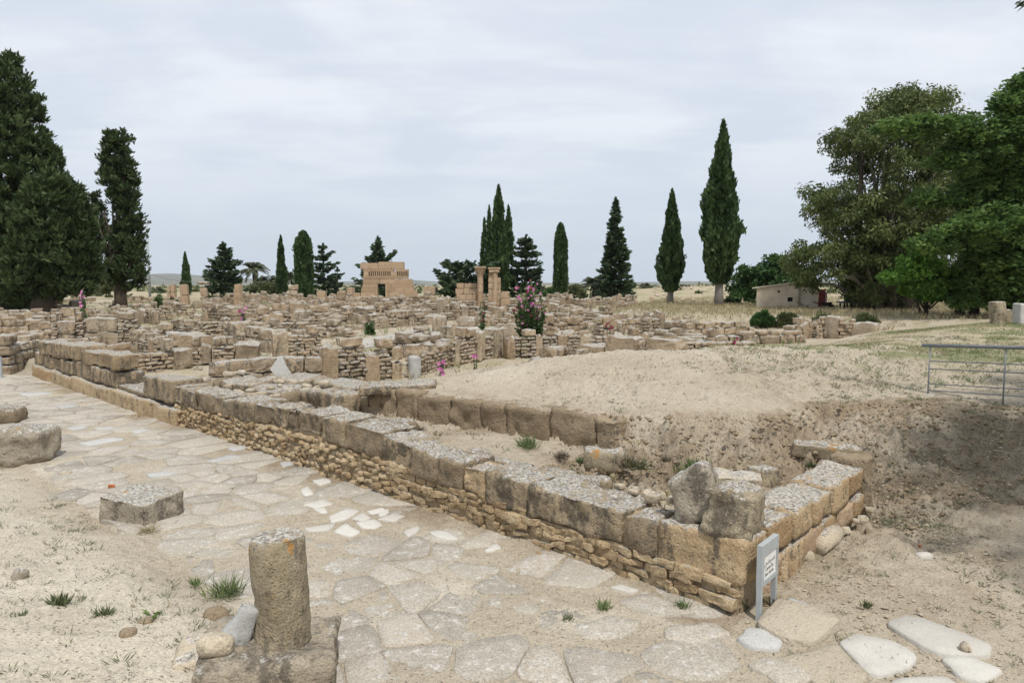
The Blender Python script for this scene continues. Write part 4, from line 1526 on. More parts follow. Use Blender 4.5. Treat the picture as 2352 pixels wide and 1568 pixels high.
def field():
    r = random.Random(21)
    GR = 'low excavated walls in the field of ruins'
    n = 0
    t = 3.0
    cand = []
    tv = [1.5]
    while tv[-1] < 120:
        tv.append(tv[-1] + r.uniform(2.4, 4.0))
    sv = [-50]
    while sv[-1] < 105:
        sv.append(sv[-1] + r.uniform(2.6, 4.8))
    for i in range(len(sv) - 1):
        for j in range(len(tv) - 1):
            js, jt = r.uniform(-.5, .5), r.uniform(-.5, .5)
            for k in range(2):
                a = (sv[i] + js, tv[j] + jt)
                b = (sv[i + 1] + js, tv[j] + jt) if k == 0 else (sv[i] + js, tv[j + 1] + jt)
                cand.append((a, b))
    cand.sort(key=lambda e: l2((e[0][0] + e[1][0]) / 2, (e[0][1] + e[1][1]) / 2)[1])
    for a, b in cand:
        if r.random() < .12:
            continue
        # shorten at random: doorways and robbed stretches
        f0, f1 = (0, 1) if r.random() < .5 else sorted((r.uniform(0, .4), r.uniform(.6, 1)))
        p0, p1 = l2(a[0] + (b[0] - a[0]) * f0, a[1] + (b[1] - a[1]) * f0), l2(a[0] + (b[0] - a[0]) * f1, a[1] + (b[1] - a[1]) * f1)
        mx, my = (p0[0] + p1[0]) / 2, (p0[1] + p1[1]) / 2
        if my < 17.5 or my > 84 or abs(mx) > .80 * my:
            continue
        s, t = ST(mx, my)
        if t < 1.6:
            continue
        if my > 42 and mx > .215 * my:
            continue
        xs = np.array([p0[0], mx, p1[0]])
        ys = np.array([p0[1], my, p1[1]])
        if poly_sd(PLATEAU, xs, ys).max() > -.8 or poly_sd(TERRACE, xs, ys).max() > -1.0:
            continue
        if any((mx - kx) ** 2 + (my - ky) ** 2 < (kr + .5) ** 2 or (p0[0] - kx) ** 2 + (p0[1] - ky) ** 2 < kr * kr or (p1[0] - kx) ** 2 + (p1[1] - ky) ** 2 < kr * kr for kx, ky, kr in keep):
            continue
        if mx < -.5 * my and my > 52 and r.random() < .6:
            continue
        pn = .55 if my > 56 else (.8 if my > 38 else .97)
        if r.random() > pn or n >= 298:
            continue
        lmax = 0.8 if my < 30 else 1.0
        h0 = r.uniform(.3, lmax)
        h1 = min(1.3, max(.25, h0 + r.uniform(-.35, .35)))
        style = r.choices(('african', 'rubble', 'ashlar'), (.50, .12, .38))[0]
        thick = r.uniform(.42, .6)
        best = min(LAND, key=lambda e: (e[1] - mx) ** 2 + (e[2] - my) ** 2)
        dx, dy = mx - best[1], my - best[2]
        rel = ('behind' if dy > 0 else 'in front of') if abs(dy) > abs(dx) * .8 else ('right of' if dx > 0 else 'left of')
        hw = 'knee high' if max(h0, h1) < .6 else ('waist high' if max(h0, h1) < 1.0 else 'chest high')
        sw = {'african': 'rubble wall with upright blocks', 'rubble': 'coursed rubble wall', 'ashlar': 'wall of squared blocks'}[style]
        dist = 'near' if my < 32 else ('middle' if my < 55 else 'far')
        ruin_wall(p0, p1, h0, h1, thick, style, f'{hw} {sw} {rel} {best[0]}, {dist} part of the ruins', 1, GR, seed=1000 + n)
        n += 1
    print('field walls', n)


field()

# ------------------------------------------------------------------ trees and plants
def leaf_quads(C, D, Ln, Wd, seed=0, rnd=None, name='crown', mat=None, curl=0.0):
    """one small four-cornered leaf spray per point C, long axis D"""
    g = np.random.default_rng(seed)
    n = len(C)
    D = D / np.maximum(np.linalg.norm(D, axis=1, keepdims=True), 1e-6)
    rv = g.normal(size=(n, 3))
    S = np.cross(D, rv)
    S /= np.maximum(np.linalg.norm(S, axis=1, keepdims=True), 1e-6)
    Ln = np.broadcast_to(Ln, (n,))[:, None]
    Wd = np.broadcast_to(Wd, (n,))[:, None]
    N = np.cross(D, S)
    b = C - D * Ln * .5
    tip = C + D * Ln * .5 + N * Ln * curl
    m = C - D * Ln * .05
    V = np.stack([b, m + S * Wd * .5, tip, m - S * Wd * .5], 1).reshape(-1, 3)
    F = np.arange(4 * n).reshape(n, 4)
    if rnd is None:
        rnd = g.uniform(0, 1, n)
    return mesh_np(name, V, F, mat, False, {'rnd': ('FACE', rnd)})


def cypress_mesh(hgt, rad, seed, n, mat, mix_=None, prof_=None, ln=.5, wd=.2, lumps=.35, out=0.45):
    g = np.random.default_rng(seed)
    h = g.uniform(0, 1, n * 3)
    pr = prof_ or (lambda q: np.where(q < .25, .62 + .38 * np.sqrt(np.clip(q / .25, 0, 1)), np.clip((1 - q) / .75, 0, 1) ** .72))
    keepm = g.uniform(0, 1, len(h)) < pr(h) + .04
    h = h[keepm][:n]
    m = len(h)
    th = g.uniform(0, 2 * math.pi, m)
    lump = fbm(np.stack([np.cos(th) * 1.6, np.sin(th) * 1.6, h * hgt / rad * .9], -1) + seed, 1.5, 3, seed)
    depth = g.uniform(0, 1, m) ** .45
    r = rad * pr(h) * (1 - lumps * .5 + lumps * lump) * (.35 + .65 * depth)
    C = np.stack([np.cos(th) * r, np.sin(th) * r, h * hgt], -1)
    D = np.stack([np.cos(th) * out, np.sin(th) * out, np.full(m, 1.0)], -1) + g.normal(size=(m, 3)) * .28
    rn = np.clip(.5 + .55 * lump + g.normal(size=m) * .18 , 0, 1)
    sz = g.uniform(.7, 1.3, m)
    return leaf_quads(C, D, ln * sz, wd * sz, seed + 1, rn, 'crown', mat)


def trunk(name, root, path, radii, mat=None, seg=9):
    V, F = tube_arr(path, radii, seg)
    V = np.array([tuple(v) for v in V])
    V = V + fbm(V, 3.0, 2, 5)[:, None] * np.array([1, 1, 0]) * max(radii) * .18
    return ob(name, mesh_py(name, V, F, mat or M_BARK, True), root)


CYG = 'slim cypresses beyond the ruins'


def cypress(label, u, vt, vb, hw, Y, seed, trunk_px=0, n=7000, prof_=None, tips=(), group=CYG, lumps=.35, mat=None, lean=0.0):
    p = at(u, vb, Y)
    z = hz(p.x, Y)
    zb = at(u, vb - trunk_px, Y).z if trunk_px else z + .2
    zt = at(u, vt, Y).z
    k = mpp(Y)
    root = thing('cypress', label, 'cypress', (p.x, Y, z), random.Random(seed).uniform(0, 6), group)
    trunk('trunk', root, [(0, 0, -.3), (0, 0, (zb - z) * .5), (0, 0, (zb - z) + 1.5), (0, 0, (zt - z) * .7)], [hw * k * .27, hw * k * .2, hw * k * .16, .05], M_BARKG if trunk_px else M_BARK)
    me = cypress_mesh(zt - zb, hw * k, seed, n, mat or M_CYP, None, prof_, .055 * (zt - zb) ** .5 * 2.4, .036 * (zt - zb) ** .5 * 2.0, lumps)
    c = ob('crown', me, root, (0, 0, zb - z))
    for i, (du, dvt, hw2, dvb) in enumerate(tips):
        zz0, zz1 = at(u, dvb, Y).z, at(u, dvt, Y).z
        me2 = cypress_mesh(zz1 - zz0, hw2 * k, seed + 40 + i, n // 4, mat or M_CYP, None, prof_, .4, .17, lumps)
        a = -root.rotation_euler.z
        ob('side_crown', me2, root, (du * k * math.cos(a), du * k * math.sin(a), zz0 - z))
    return root


flat_top = lambda q: np.where(q < .2, .8 + .2 * q / .2, np.where(q < .75, 1.0 - .12 * (q - .2), np.clip(.934 * (1 - (q - .75) / .25), 0, 1) ** .5))
bulb = lambda q: np.where(q < .16, .30 + .62 * np.sqrt(q / .16), np.where(q < .42, .92 + .08 * np.sin((q - .16) / .26 * 3.14), np.clip((1 - q) / .58, 0, 1) ** .8 * .92))
cypress('tallest slim cypress with a bare grey trunk, left of the plaster cabin', 1651, 277, 702, 48, 64, 1, 52, 11000, bulb)
cypress('dark bulb shaped cypress on a clear stem, second in height on the right', 1539, 435, 698, 33, 70, 2, 30, 9000, bulb)
cypress('narrow flat sided columnar cypress right of the tall hollyhock', 1287, 512, 690, 17, 88, 3, 0, 7000, flat_top, lumps=.12)
cypress('double topped cypress rising behind the capital column', 1146, 424, 692, 30, 92, 4, 0, 9000, None, tips=((-33, 498, 16, 680), (-22, 470, 14, 640), (22, 470, 15, 600)))
cypress('wide blunt cypress beside the spiky fir, left of the doorway building', 700, 530, 676, 24, 90, 5, 0, 8000, flat_top, lumps=.25)
cypress('thin pointed cypress between the palms and the wide cypress', 648, 540, 676, 15, 92, 6, 0, 6000, None)
cypress('smallest cypress, alone above the pillars on the left skyline', 428, 578, 660, 13, 105, 7, 0, 5000, None)


def conifer(label, u, vt, vb, hw, Y, seed, irregular=.3, whorls=18, per=8, droop=.18, trunk_px=6, lean=0.0, top_pow=.9, bottom=.0, name='fir', shift=0.0, n_leaf=26, extra=()):
    """tiers of branches clothed in short sprays"""
    g = np.random.default_rng(seed)
    p = at(u, vb, Y)
    z = hz(p.x, Y)
    k = mpp(Y)
    Ht = at(u, vt, Y).z - z
    Rr = hw * k
    root = thing(name, label, 'fir tree', (p.x, Y, z), 0)
    zb = trunk_px * k + .3
    trunk('trunk', root, [(0, 0, -.3), (0, 0, Ht * .3), (lean * Ht * .5, 0, Ht * .7), (lean * Ht, 0, Ht * .98)], [Rr * .09 + .06, Rr * .07 + .04, Rr * .04 + .03, .02])
    C, D, rn = [], [], []
    for w in range(whorls):
        q = (w + g.uniform(-.3, .3)) / whorls
        q = min(max(q, 0), .985)
        h = zb + (Ht - zb) * q
        for b in range(per):
            ln = Rr * (1 - q) ** top_pow * (1 + irregular * g.normal()) * (1 - bottom * max(0, .25 - q) * 3)
            if ln < .15:
                ln = .15
            if irregular > .4 and g.uniform() < .22:
                continue
            th = g.uniform(0, 2 * math.pi)
            m = max(4, int(n_leaf * ln / Rr) + 3)
            f = np.sqrt(g.uniform(0.05, 1, m))
            side = g.normal(size=m) * .16 * ln * (1.05 - f) + g.normal(size=m) * .05 * Rr
            x = f * ln
            zz = h - droop * x + .22 * ln * f ** 3 + g.normal(size=m) * .05 * Rr
            cx = math.cos(th) * x - math.sin(th) * side + lean * h + shift * Rr * q
            cy = math.sin(th) * x + math.cos(th) * side
            C.append(np.stack([cx, cy, zz], -1))
            D.append(np.stack([np.full(m, math.cos(th)), np.full(m, math.sin(th)), np.full(m, .12)], -1) + g.normal(size=(m, 3)) * .35)
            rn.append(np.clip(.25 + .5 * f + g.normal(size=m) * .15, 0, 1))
    for (du, v, ln_, cnt) in extra:       # a long odd branch
        zz = at(u, v, Y).z - z
        m = cnt
        f = g.uniform(0, 1, m)
        C.append(np.stack([du * k * f, g.normal(size=m) * .25, zz - (1 - f) * ln_ + g.normal(size=m) * .18], -1))
        D.append(np.stack([np.full(m, math.copysign(1, du)), np.zeros(m), np.full(m, .4)], -1) + g.normal(size=(m, 3)) * .4)
        rn.append(g.uniform(.2, 1, m))
    C, D, rn = np.concatenate(C), np.concatenate(D), np.concatenate(rn)
    # leader
    m = 40
    hq = g.uniform(.9, 1.0, m)
    C = np.concatenate([C, np.stack([lean * Ht + shift * Rr + g.normal(size=m) * .05, g.normal(size=m) * .05, Ht * hq], -1)])
    D = np.concatenate([D, np.tile([0, 0, 1.0], (m, 1)) + g.normal(size=(m, 3)) * .3])
    rn = np.concatenate([rn, g.uniform(0, 1, m)])
    sz = np.random.default_rng(seed).uniform(.7, 1.3, len(C)) * (.22 + .085 * Rr)
    ob('crown', leaf_quads(C, D, sz * 1.5, sz * .62, seed + 2, rn, 'crown', M_FIR), root)
    return root


conifer('conical fir with tiered branches right of the columnar cypress', 1412, 455, 688, 44, 86, 11, .16, 30, 12, .22, 12, n_leaf=34)
conifer('bushy dark fir left of the leaning palms, two uneven tops', 516, 557, 672, 42, 96, 12, .42, 16, 12, .1, 2, top_pow=.75, n_leaf=40, extra=((18, 573, .6, 60), (40, 600, 1.2, 90)))
conifer('spiky dark fir right of the wide cypress', 744, 560, 672, 32, 97, 13, .45, 13, 11, .05, 2, top_pow=.6, n_leaf=34, extra=((26, 578, .9, 70),))
conifer('small spiky fir at the left shoulder of the doorway building', 776, 615, 674, 18, 95, 14, .45, 9, 9, .05, 2, top_pow=.7)
conifer('fir top with one long rising branch showing over the doorway building', 870, 545, 690, 52, 108, 15, .35, 18, 11, .1, 2, top_pow=1.05, extra=((42, 578, 2.3, 150),))
conifer('sprawling low fir behind the ashlar wall', 1072, 600, 696, 54, 90, 16, .45, 8, 16, -.06, 2, top_pow=.35, n_leaf=44)
conifer('dense flat topped fir between the double topped cypress and the columnar cypress', 1208, 540, 696, 40, 93, 17, .38, 14, 13, .08, 3, top_pow=.42, n_leaf=38)


def in_poly(poly, u, v):
    return poly_sd(poly, u, v)


def outline_crown(root, poly, Y, seed, nclump, crad, per, mat, ln, wd, dirf, depthk=.8, name='crown', inset=.55, shade=.35, limbs=None, limb_mat=None, shell=.45, limb_r=.09, gaps=0.0, zref=0.0):
    """crown built of leaf clumps spread through a volume whose silhouette is `poly` (a view of it at distance Y)"""
    g = np.random.default_rng(seed)
    P = np.array(poly, float)
    k = mpp(Y)
    lo, hi = P.min(0), P.max(0)
    cu, cv, cd = [], [], []
    while len(cu) < nclump:
        u, v = g.uniform(lo[0], hi[0], 400), g.uniform(lo[1], hi[1], 400)
        sd = poly_sd(P, u, v)
        ok = sd > crad / k * inset * g.uniform(.7, 1.2, 400)
        if gaps:
            ok &= fbm2(u / 60.0, v / 60.0, 1.0, 2, seed) > -.5 + gaps * .4
        cu += list(u[ok])
        cv += list(v[ok])
        cd += list(sd[ok])
    cu, cv, cd = np.array(cu[:nclump]), np.array(cv[:nclump]), np.array(cd[:nclump])
    maxd = cd.max()
    off = g.uniform(-1, 1, nclump) * np.sqrt(np.clip(cd / maxd, .02, 1)) * maxd * k * depthk
    r0 = root.location
    cen = np.array([(lambda q: (q.x - r0.x, q.y - r0.y, q.z - r0.z))(at(a, b, Y)) for a, b in zip(cu, cv)])
    cen[:, 1] += off
    C, D, rn = [], [], []
    for i in range(nclump):
        d = g.normal(size=(per, 3))
        d /= np.linalg.norm(d, axis=1, keepdims=True)
        cr = crad * g.uniform(.65, 1.25)
        rad = cr * g.uniform(0, 1, per) ** shell
        c = cen[i] + d * rad[:, None] * np.array([1.1, 1.1, .8])
        C.append(c)
        D.append(dirf(d, g, per))
        rn.append(np.clip(.5 + g.normal() * .18 + g.normal(size=per) * .2, 0, 1))
    C, D, rn = np.concatenate(C), np.concatenate(D), np.concatenate(rn)
    sz = g.uniform(.65, 1.35, len(C))
    ob(name, leaf_quads(C, D, ln * sz, wd * sz, seed + 2, rn, name, mat), root)
    if limbs:
        j = Join()
        for i in g.choice(nclump, min(limbs, nclump), replace=False):
            e = Vector(cen[i])
            st = Vector((e.x * .12, e.y * .1, min(e.z * .35, 5)))
            md = (st + e) / 2 + Vector((g.normal() * .3, g.normal() * .3, .6))
            V, F = tube_arr([st, md, e], [limb_r * 1.5, limb_r, limb_r * .35], 5)
            j.add(V, F)
        ob('limbs', j.mesh('limbs', limb_mat or M_BARK, True), root)
    return cen


upright_dir = lambda d, g, n: d * np.array([.9, .9, .5]) + np.array([0, 0, .75]) + g.normal(size=(n, 3)) * .3
droop_dir = lambda d, g, n: d * .6 + np.array([0, 0, -.55]) + g.normal(size=(n, 3)) * .5
flat_dir = lambda d, g, n: d * np.array([1, 1, .15]) + g.normal(size=(n, 3)) * .3
any_dir = lambda d, g, n: d + g.normal(size=(n, 3)) * .7


def tree_at(name, label, cat, u, vb, Y, group=None):
    p = at(u, vb, Y)
    return thing(name, label, cat, (p.x, Y, hz(p.x, Y)), 0, group)


# two great cypresses at the left edge
t = tree_at('cypress', 'huge dark cypress rising along the left edge of the view', 'cypress', 22, 708, 56, 'great cypresses at the left edge')
outline_crown(t, [(-130, 690), (-120, 480), (-80, 250), (-30, 140), (8, 118), (34, 128), (50, 175), (75, 205), (88, 265), (110, 318), (134, 372), (128, 420), (150, 520), (170, 640), (120, 690), (40, 706)], 56, 61, 1400, .5, 52, M_CYPB, .45, .16,
              upright_dir, .9, inset=.0)
trunk('trunk', t, [(0, 0, -.4), (.1, 0, 1.0), (0, 0, 4), (0, 0, 14)], [.75, .6, .45, .1])
t = tree_at('cypress', 'broad spreading cypress beside the huge left one', 'cypress', 100, 704, 54, 'great cypresses at the left edge')
outline_crown(t, [(20, 690), (40, 480), (80, 400), (120, 395), (150, 410), (172, 428), (200, 468), (212, 520), (222, 560), (228, 610), (215, 655), (190, 678), (150, 668), (110, 690), (60, 700)], 54, 62, 950, .5, 52, M_CYPB, .45, .16, upright_dir, .9, inset=.0)
trunk('trunk', t, [(0, 0, -.4), (0, 0, 1.0), (.2, 0, 3.0), (.4, 0, 8)], [1.0, .85, .6, .2])
# the split cypress
t = tree_at('cypress', 'split topped old cypress with a thin leafy side limb, left of the lamp pole', 'cypress', 278, 704, 66)
outline_crown(t, [(262, 660), (240, 640), (258, 560), (262, 480), (238, 430), (220, 385), (236, 340), (248, 298), (262, 290), (272, 300), (282, 290), (294, 300), (305, 350), (320, 398), (318, 450), (328, 500), (334, 570), (338, 630), (322, 662), (290, 672)], 66, 63, 420, .48, 46,
              M_CYPB, .4, .15, upright_dir, .8, inset=.6, limbs=10)
outline_crown(t, [(262, 640), (238, 600), (220, 540), (206, 470), (208, 432), (222, 428), (240, 446), (250, 520), (262, 600)], 66, 64, 60, .42, 36, M_CYPB, .38, .14, upright_dir, .6, 'side_crown', inset=.4, limbs=24, limb_r=.06)
trunk('trunk', t, [(0, 0, -.4), (0, 0, 1.2), (-.1, 0, 3), (.2, 0, 12)], [.62, .5, .42, .1])

# eucalyptus
t = tree_at('eucalyptus', 'very large drooping olive green eucalyptus right of the cabin', 'eucalyptus', 2010, 722, 52)
EUP = [(1812, 650), (1808, 590), (1826, 520), (1862, 490), (1848, 420), (1890, 405), (1906, 370), (1900, 310), (1945, 290), (1975, 255), (2010, 215), (2070, 200), (2110, 212), (2135, 190), (2178, 215), (2185, 270), (2235, 255), (2245, 330), (2250, 460), (2230, 600), (2160, 640), (2080, 690), (1990, 700), (1930, 665), (1880, 680)]
outline_crown(t, EUP, 52, 71, 760, .8, 110, M_EUC, .30, .11, droop_dir, .9, inset=.35, limbs=34, limb_mat=M_BARKG, gaps=.15, limb_r=.1)
outline_crown(t, [(1930, 660), (1960, 560), (2120, 560), (2130, 680), (2040, 715), (1960, 712)], 53.5, 72, 150, .9, 110, M_EUC, .34, .11, droop_dir, 1.2, 'lower_crown', inset=.3)
for i, (dx, lean) in enumerate(((0, .3), (1.2, -.2), (-.8, -.6), (2.2, .9))):
    trunk('trunk', t, [(dx, 0, -.4), (dx + lean * .3, .1, 2), (dx + lean, .2, 6), (dx * .4 + lean * 2, 0, 12)], [.5, .4, .3, .1])

# tall cedar-like conifer at the right edge
t = tree_at('cedar', 'spreading fresh green conifer with layered boughs at the right edge', 'cedar', 2290, 735, 38)
layers = [
    [(2010, 300), (2020, 276), (2120, 268), (2260, 275), (2420, 262), (2420, 330), (2200, 330), (2080, 312)],
    [(2140, 390), (2130, 350), (2260, 320), (2430, 320), (2430, 400), (2240, 400)],
    [(2070, 460), (2100, 440), (2190, 425), (2300, 400), (2430, 400), (2430, 470), (2230, 480), (2120, 476)],
    [(2050, 560), (2080, 540), (2180, 520), (2250, 470), (2430, 470), (2430, 560), (2280, 580), (2140, 580)],
    [(2200, 600), (2260, 570), (2430, 560), (2430, 640), (2270, 640)],
    [(2180, 700), (2220, 620), (2300, 605), (2430, 610), (2430, 715), (2290, 712)],
    [(2270, 250), (2300, 215), (2330, 180), (2380, 160), (2450, 120), (2450, 270), (2290, 275)],
]
for i, pl in enumerate(layers):
    outline_crown(t, pl, 38 + (i % 3) * .8, 80 + i, 120, .5, 90, M_CED, .28, .12, flat_dir, 1.5 if i < 5 else .9, 'bough', inset=.25)
outline_crown(t, [(2190, 330), (2430, 300), (2430, 720), (2300, 715), (2220, 640), (2240, 500)], 40.2, 95, 420, .8, 80, M_CED, .4, .17, flat_dir, 1.0, 'inner_boughs', inset=.3)
for dx in (0.2, 1.1):
    trunk('trunk', t, [(dx, 3.5, -.4), (dx * .9, 3.5, 3), (dx * .6, 3.5, 6), (dx * .5, 3.5, 9)], [.3, .26, .2, .08])

# bright young tree in front of them
t = tree_at('young_tree', 'small bright green leafy tree under the eucalyptus', 'tree', 2125, 722, 42)
outline_crown(t, [(2015, 640), (2050, 620), (2075, 580), (2110, 566), (2150, 585), (2175, 605), (2225, 615), (2262, 640), (2255, 675), (2200, 690), (2130, 690), (2080, 680), (2060, 660)], 41, 101, 170, .42, 80, M_GRN, .22, .15, any_dir, .9, inset=.35, limbs=14, limb_r=.04, shell=.6)
trunk('trunk', t, [(0, 0, -.3), (.05, 0, .8), (0, 0, 2.4)], [.14, .12, .06])
trunk('trunk', t, [(-.1, 0, -.2), (-.45, 0, .6), (-.9, 0, 1.5)], [.1, .09, .05])

# fig beside the cabin
t = tree_at('fig_tree', 'round dense fig tree behind the plaster cabin', 'tree', 1745, 700, 66)
outline_crown(t, [(1668, 690), (1672, 650), (1700, 615), (1720, 590), (1745, 600), (1775, 582), (1812, 600), (1845, 610), (1850, 690), (1760, 700)], 66, 105, 130, .65, 70, M_FIG, .3, .22, any_dir, .8, inset=.4, limbs=12, limb_r=.06)
trunk('trunk', t, [(0, 0, -.3), (.3, 0, 1.5), (.5, 0, 3)], [.22, .18, .1])

# low background bushes
BUSH = (
    ('oleander_bush', 'pale flowering bush under the left cypresses', 225, 670, 78, [(190, 672), (200, 645), (230, 632), (258, 640), (270, 672)], M_OLV),
    ('green_bush', 'bright green bush glimpsed between the left cypresses', 232, 655, 92, [(208, 655), (222, 634), (248, 630), (262, 655)], M_GRN),
    ('olive_bush', 'yellowish bush right of the columnar cypress', 1320, 690, 88, [(1298, 690), (1303, 660), (1320, 650), (1340, 668), (1352, 690)], M_OLV),
    ('dark_bush', 'dark green bush left of the columnar cypress', 1262, 695, 88, [(1235, 695), (1245, 670), (1262, 655), (1280, 680), (1282, 695)], M_FIG),
    ('green_bush', 'low green bush at the foot of the conical fir', 1383, 700, 80, [(1360, 702), (1372, 688), (1390, 682), (1412, 702)], M_OLV),
    ('rounded_bush', 'low bush below the tall slim cypress', 1680, 700, 68, [(1660, 702), (1668, 688), (1690, 684), (1700, 702)], M_OLV),
    ('leafy_bush', 'light green bush under the palms on the left', 600, 672, 92, [(572, 675), (580, 650), (610, 642), (640, 655), (645, 675)], M_OLV),
)
for i, (nm, lab, u, vb, Y, pl, mt) in enumerate(BUSH):
    t = tree_at(nm, lab, 'bush', u, vb, Y)
    outline_crown(t, pl, Y, 120 + i, 50, .45, 60, mt, .26, .14, any_dir, .8, inset=.2)
SHR = 'leafy shrubs along the edge of the dry grass bank'
for i, (u, vb, pl, lab, mt) in enumerate((
        (1752, 752, [(1722, 742), (1730, 728), (1755, 712), (1775, 730), (1782, 750), (1740, 752)], 'darkest green shrub, leftmost in front of the cabin', M_FIG),
        (1805, 752, [(1788, 750), (1790, 722), (1812, 720), (1830, 724), (1832, 750)], 'upright shrub just right of the leftmost one in front of the cabin', M_OLV),
        (1888, 762, [(1858, 752), (1870, 728), (1890, 720), (1910, 728), (1916, 752), (1885, 764)], 'round shrub below the grey table', M_OLV),
        (1985, 760, [(1955, 752), (1960, 728), (1985, 720), (2010, 732), (2016, 752), (1985, 762)], 'yellowish shrub at the right end of the bank', M_OLV))):
    p = G(u, vb)
    t = thing('shrub', lab, 'shrub', p, 0, SHR)
    outline_crown(t, pl, p.y, 140 + i, 70, .22, 60, mt, .17, .07, upright_dir, .9, inset=.2)

# off to the right of the camera: the conifer whose shade falls on the slope and whose tips hang into the view
def near_conifer(t, seed, tips):
    g = np.random.default_rng(seed)
    C, D, rn = [], [], []
    for i in range(95 if seed == 78 else 120):
        q = g.uniform(0, 1)
        h = 3.6 + 7.6 * q
        th = g.uniform(0, 2 * math.pi)
        R0 = 4.4 * (1 - q) ** .6 + .5
        ln = R0 * g.uniform(.55, 1.05)
        m = 90
        f = np.sqrt(g.uniform(.06, 1, m))
        sd_ = g.normal(size=m) * .16 * ln * (1.1 - f)
        x = f * ln
        zz = h + .12 * x - .06 * x * x + g.normal(size=m) * .09
        C.append(np.stack([math.cos(th) * x - math.sin(th) * sd_, math.sin(th) * x + math.cos(th) * sd_, zz], -1))
        D.append(np.stack([np.full(m, math.cos(th)), np.full(m, math.sin(th)), np.full(m, -.2)], -1) + g.normal(size=(m, 3)) * .35)
        rn.append(g.uniform(0, 1, m))
    C, D, rn = np.concatenate(C), np.concatenate(D), np.concatenate(rn)
    # keep the crown off the visible field apart from its tips
    X, Y_, Z = C[:, 0] + t.location.x, C[:, 1] + t.location.y, C[:, 2] + t.location.z
    # prune what would hang across the path in front of the view
    dep = Y_ * _ct - (Z - CAM_H) * _st
    uu = 1176 + X / np.maximum(dep, .1) * FPX
    vv = 784 - (Y_ * _st + (Z - CAM_H) * _ct) / np.maximum(dep, .1) * FPX
    okp = (dep < .3) | (uu > 2400) | (vv < -40)
    C, D, rn = C[okp], D[okp], rn[okp]
    ob('crown', leaf_quads(C, D, g.uniform(.22, .4, len(C)), g.uniform(.06, .11, len(C)), 5, rn, 'crown', M_CED), t)
    trunk('trunk', t, [(0, 0, -.3), (0, 0, 3), (.1, 0, 7), (.1, 0, 11)], [.26, .22, .14, .04])
    # drooping tips that reach into the view
    for (u, v, Y, sc) in tips:
        e = at(u, v, Y) - t.location
        m = 110
        f = g.uniform(0, 1, m) ** .7
        st = Vector((e.x + 2.0, e.y - 1.2, e.z + 1.0))
        pts = np.array([tuple(st.lerp(e, a)) for a in f]) + g.normal(size=(m, 3)) * .07
        pts[:, 2] += .25 * np.sin(f * 3.1)
        ob('bough', leaf_quads(pts, np.tile([-.7, .3, -.5], (m, 1)) + g.normal(size=(m, 3)) * .5, .2, .05, 6, g.uniform(0, .5, m), 'bough', M_FIR), t)
        V, F = tube_arr([st, (st + e) / 2 + Vector((0, 0, .22)), e], [.03, .02, .006], 5)
        ob('twig', mesh_py('twig', V, F, M_BARK, True), t)


near_conifer(thing('conifer', 'dark conifer beside the path, only drooping tips seen at the upper right corner', 'conifer', (12.2, 7.2, hz(12.2, 7.2)), 0), 77, ((2338, 6, 10.5, .5), (2352, 26, 10.5, .45)))
near_conifer(thing('conifer', 'second conifer beside the path, its shade falling on the earth slope', 'conifer', (9.9, 5.6, hz(9.9, 5.6)), 0), 78, ())


def palm(label, u, vc, vb, rpx, Y, seed, group='date palms on the skyline', nfr=46):
    p = at(u, vb, Y)
    rpx = rpx * 1.15
    z = hz(p.x, Y)
    zc = at(u, vc, Y).z - z
    Rr = rpx * mpp(Y)
    g = np.random.default_rng(seed)
    t = thing('palm', label, 'palm tree', (p.x, Y, z), 0, group)
    trunk('trunk', t, [(0, 0, -.3), (0, 0, zc * .5), (0, 0, zc)], [.3, .24, .26])
    C, D, rn = [], [], []
    for i in range(nfr):
        th = g.uniform(0, 2 * math.pi)
        el = g.uniform(-.35, 1.25)
        m = 26
        f = np.linspace(.08, 1, m)
        hx = Rr * 1.05 * (math.cos(el) * f)
        hz_ = Rr * (math.sin(el) * f - .42 * f ** 2.4)
        for sgn in (-1, 1):
            c = np.stack([math.cos(th) * hx, math.sin(th) * hx, zc + hz_], -1)
            d = np.stack([math.cos(th) * .8 - math.sin(th) * sgn * .7 + 0 * f, math.sin(th) * .8 + math.cos(th) * sgn * .7 + 0 * f, -.25 + .3 * math.sin(el) - .5 * f], -1)
            ll = Rr * .24 * (1.1 - .6 * f)
            C.append(c + d * ll[:, None] * .5)
            D.append(d)
            rn.append(np.full(m, g.uniform(0, 1)))
    C, D, rn = np.concatenate(C), np.concatenate(D), np.concatenate(rn)
    ob('fronds', leaf_quads(C, D, Rr * .24, Rr * .045 + .02, seed, rn, 'fronds', M_PALM), t)


palm('palm behind the bushy fir, its crown the highest of the left palms', 585, 620, 685, 30, 100, 1)
palm('low palm in front of the thin pointed cypress', 618, 652, 690, 32, 96, 2)
palm('palm half hidden between the thin pointed cypress and the wide cypress', 672, 638, 690, 30, 101, 3)
palm('small palm behind the tall block pillar right of the doorway building', 1022, 672, 700, 17, 100, 4)
palm('grey green palm left of the conical fir', 1364, 655, 700, 32, 92, 5)
palm('small palm alone in the gap right of the conical fir', 1481, 658, 690, 14, 130, 6)
palm('small far palm right of the bulb shaped cypress', 1572, 662, 685, 14, 135, 7)
palm('low palm at the foot of the lamp pole', 362, 668, 690, 17, 120, 8)


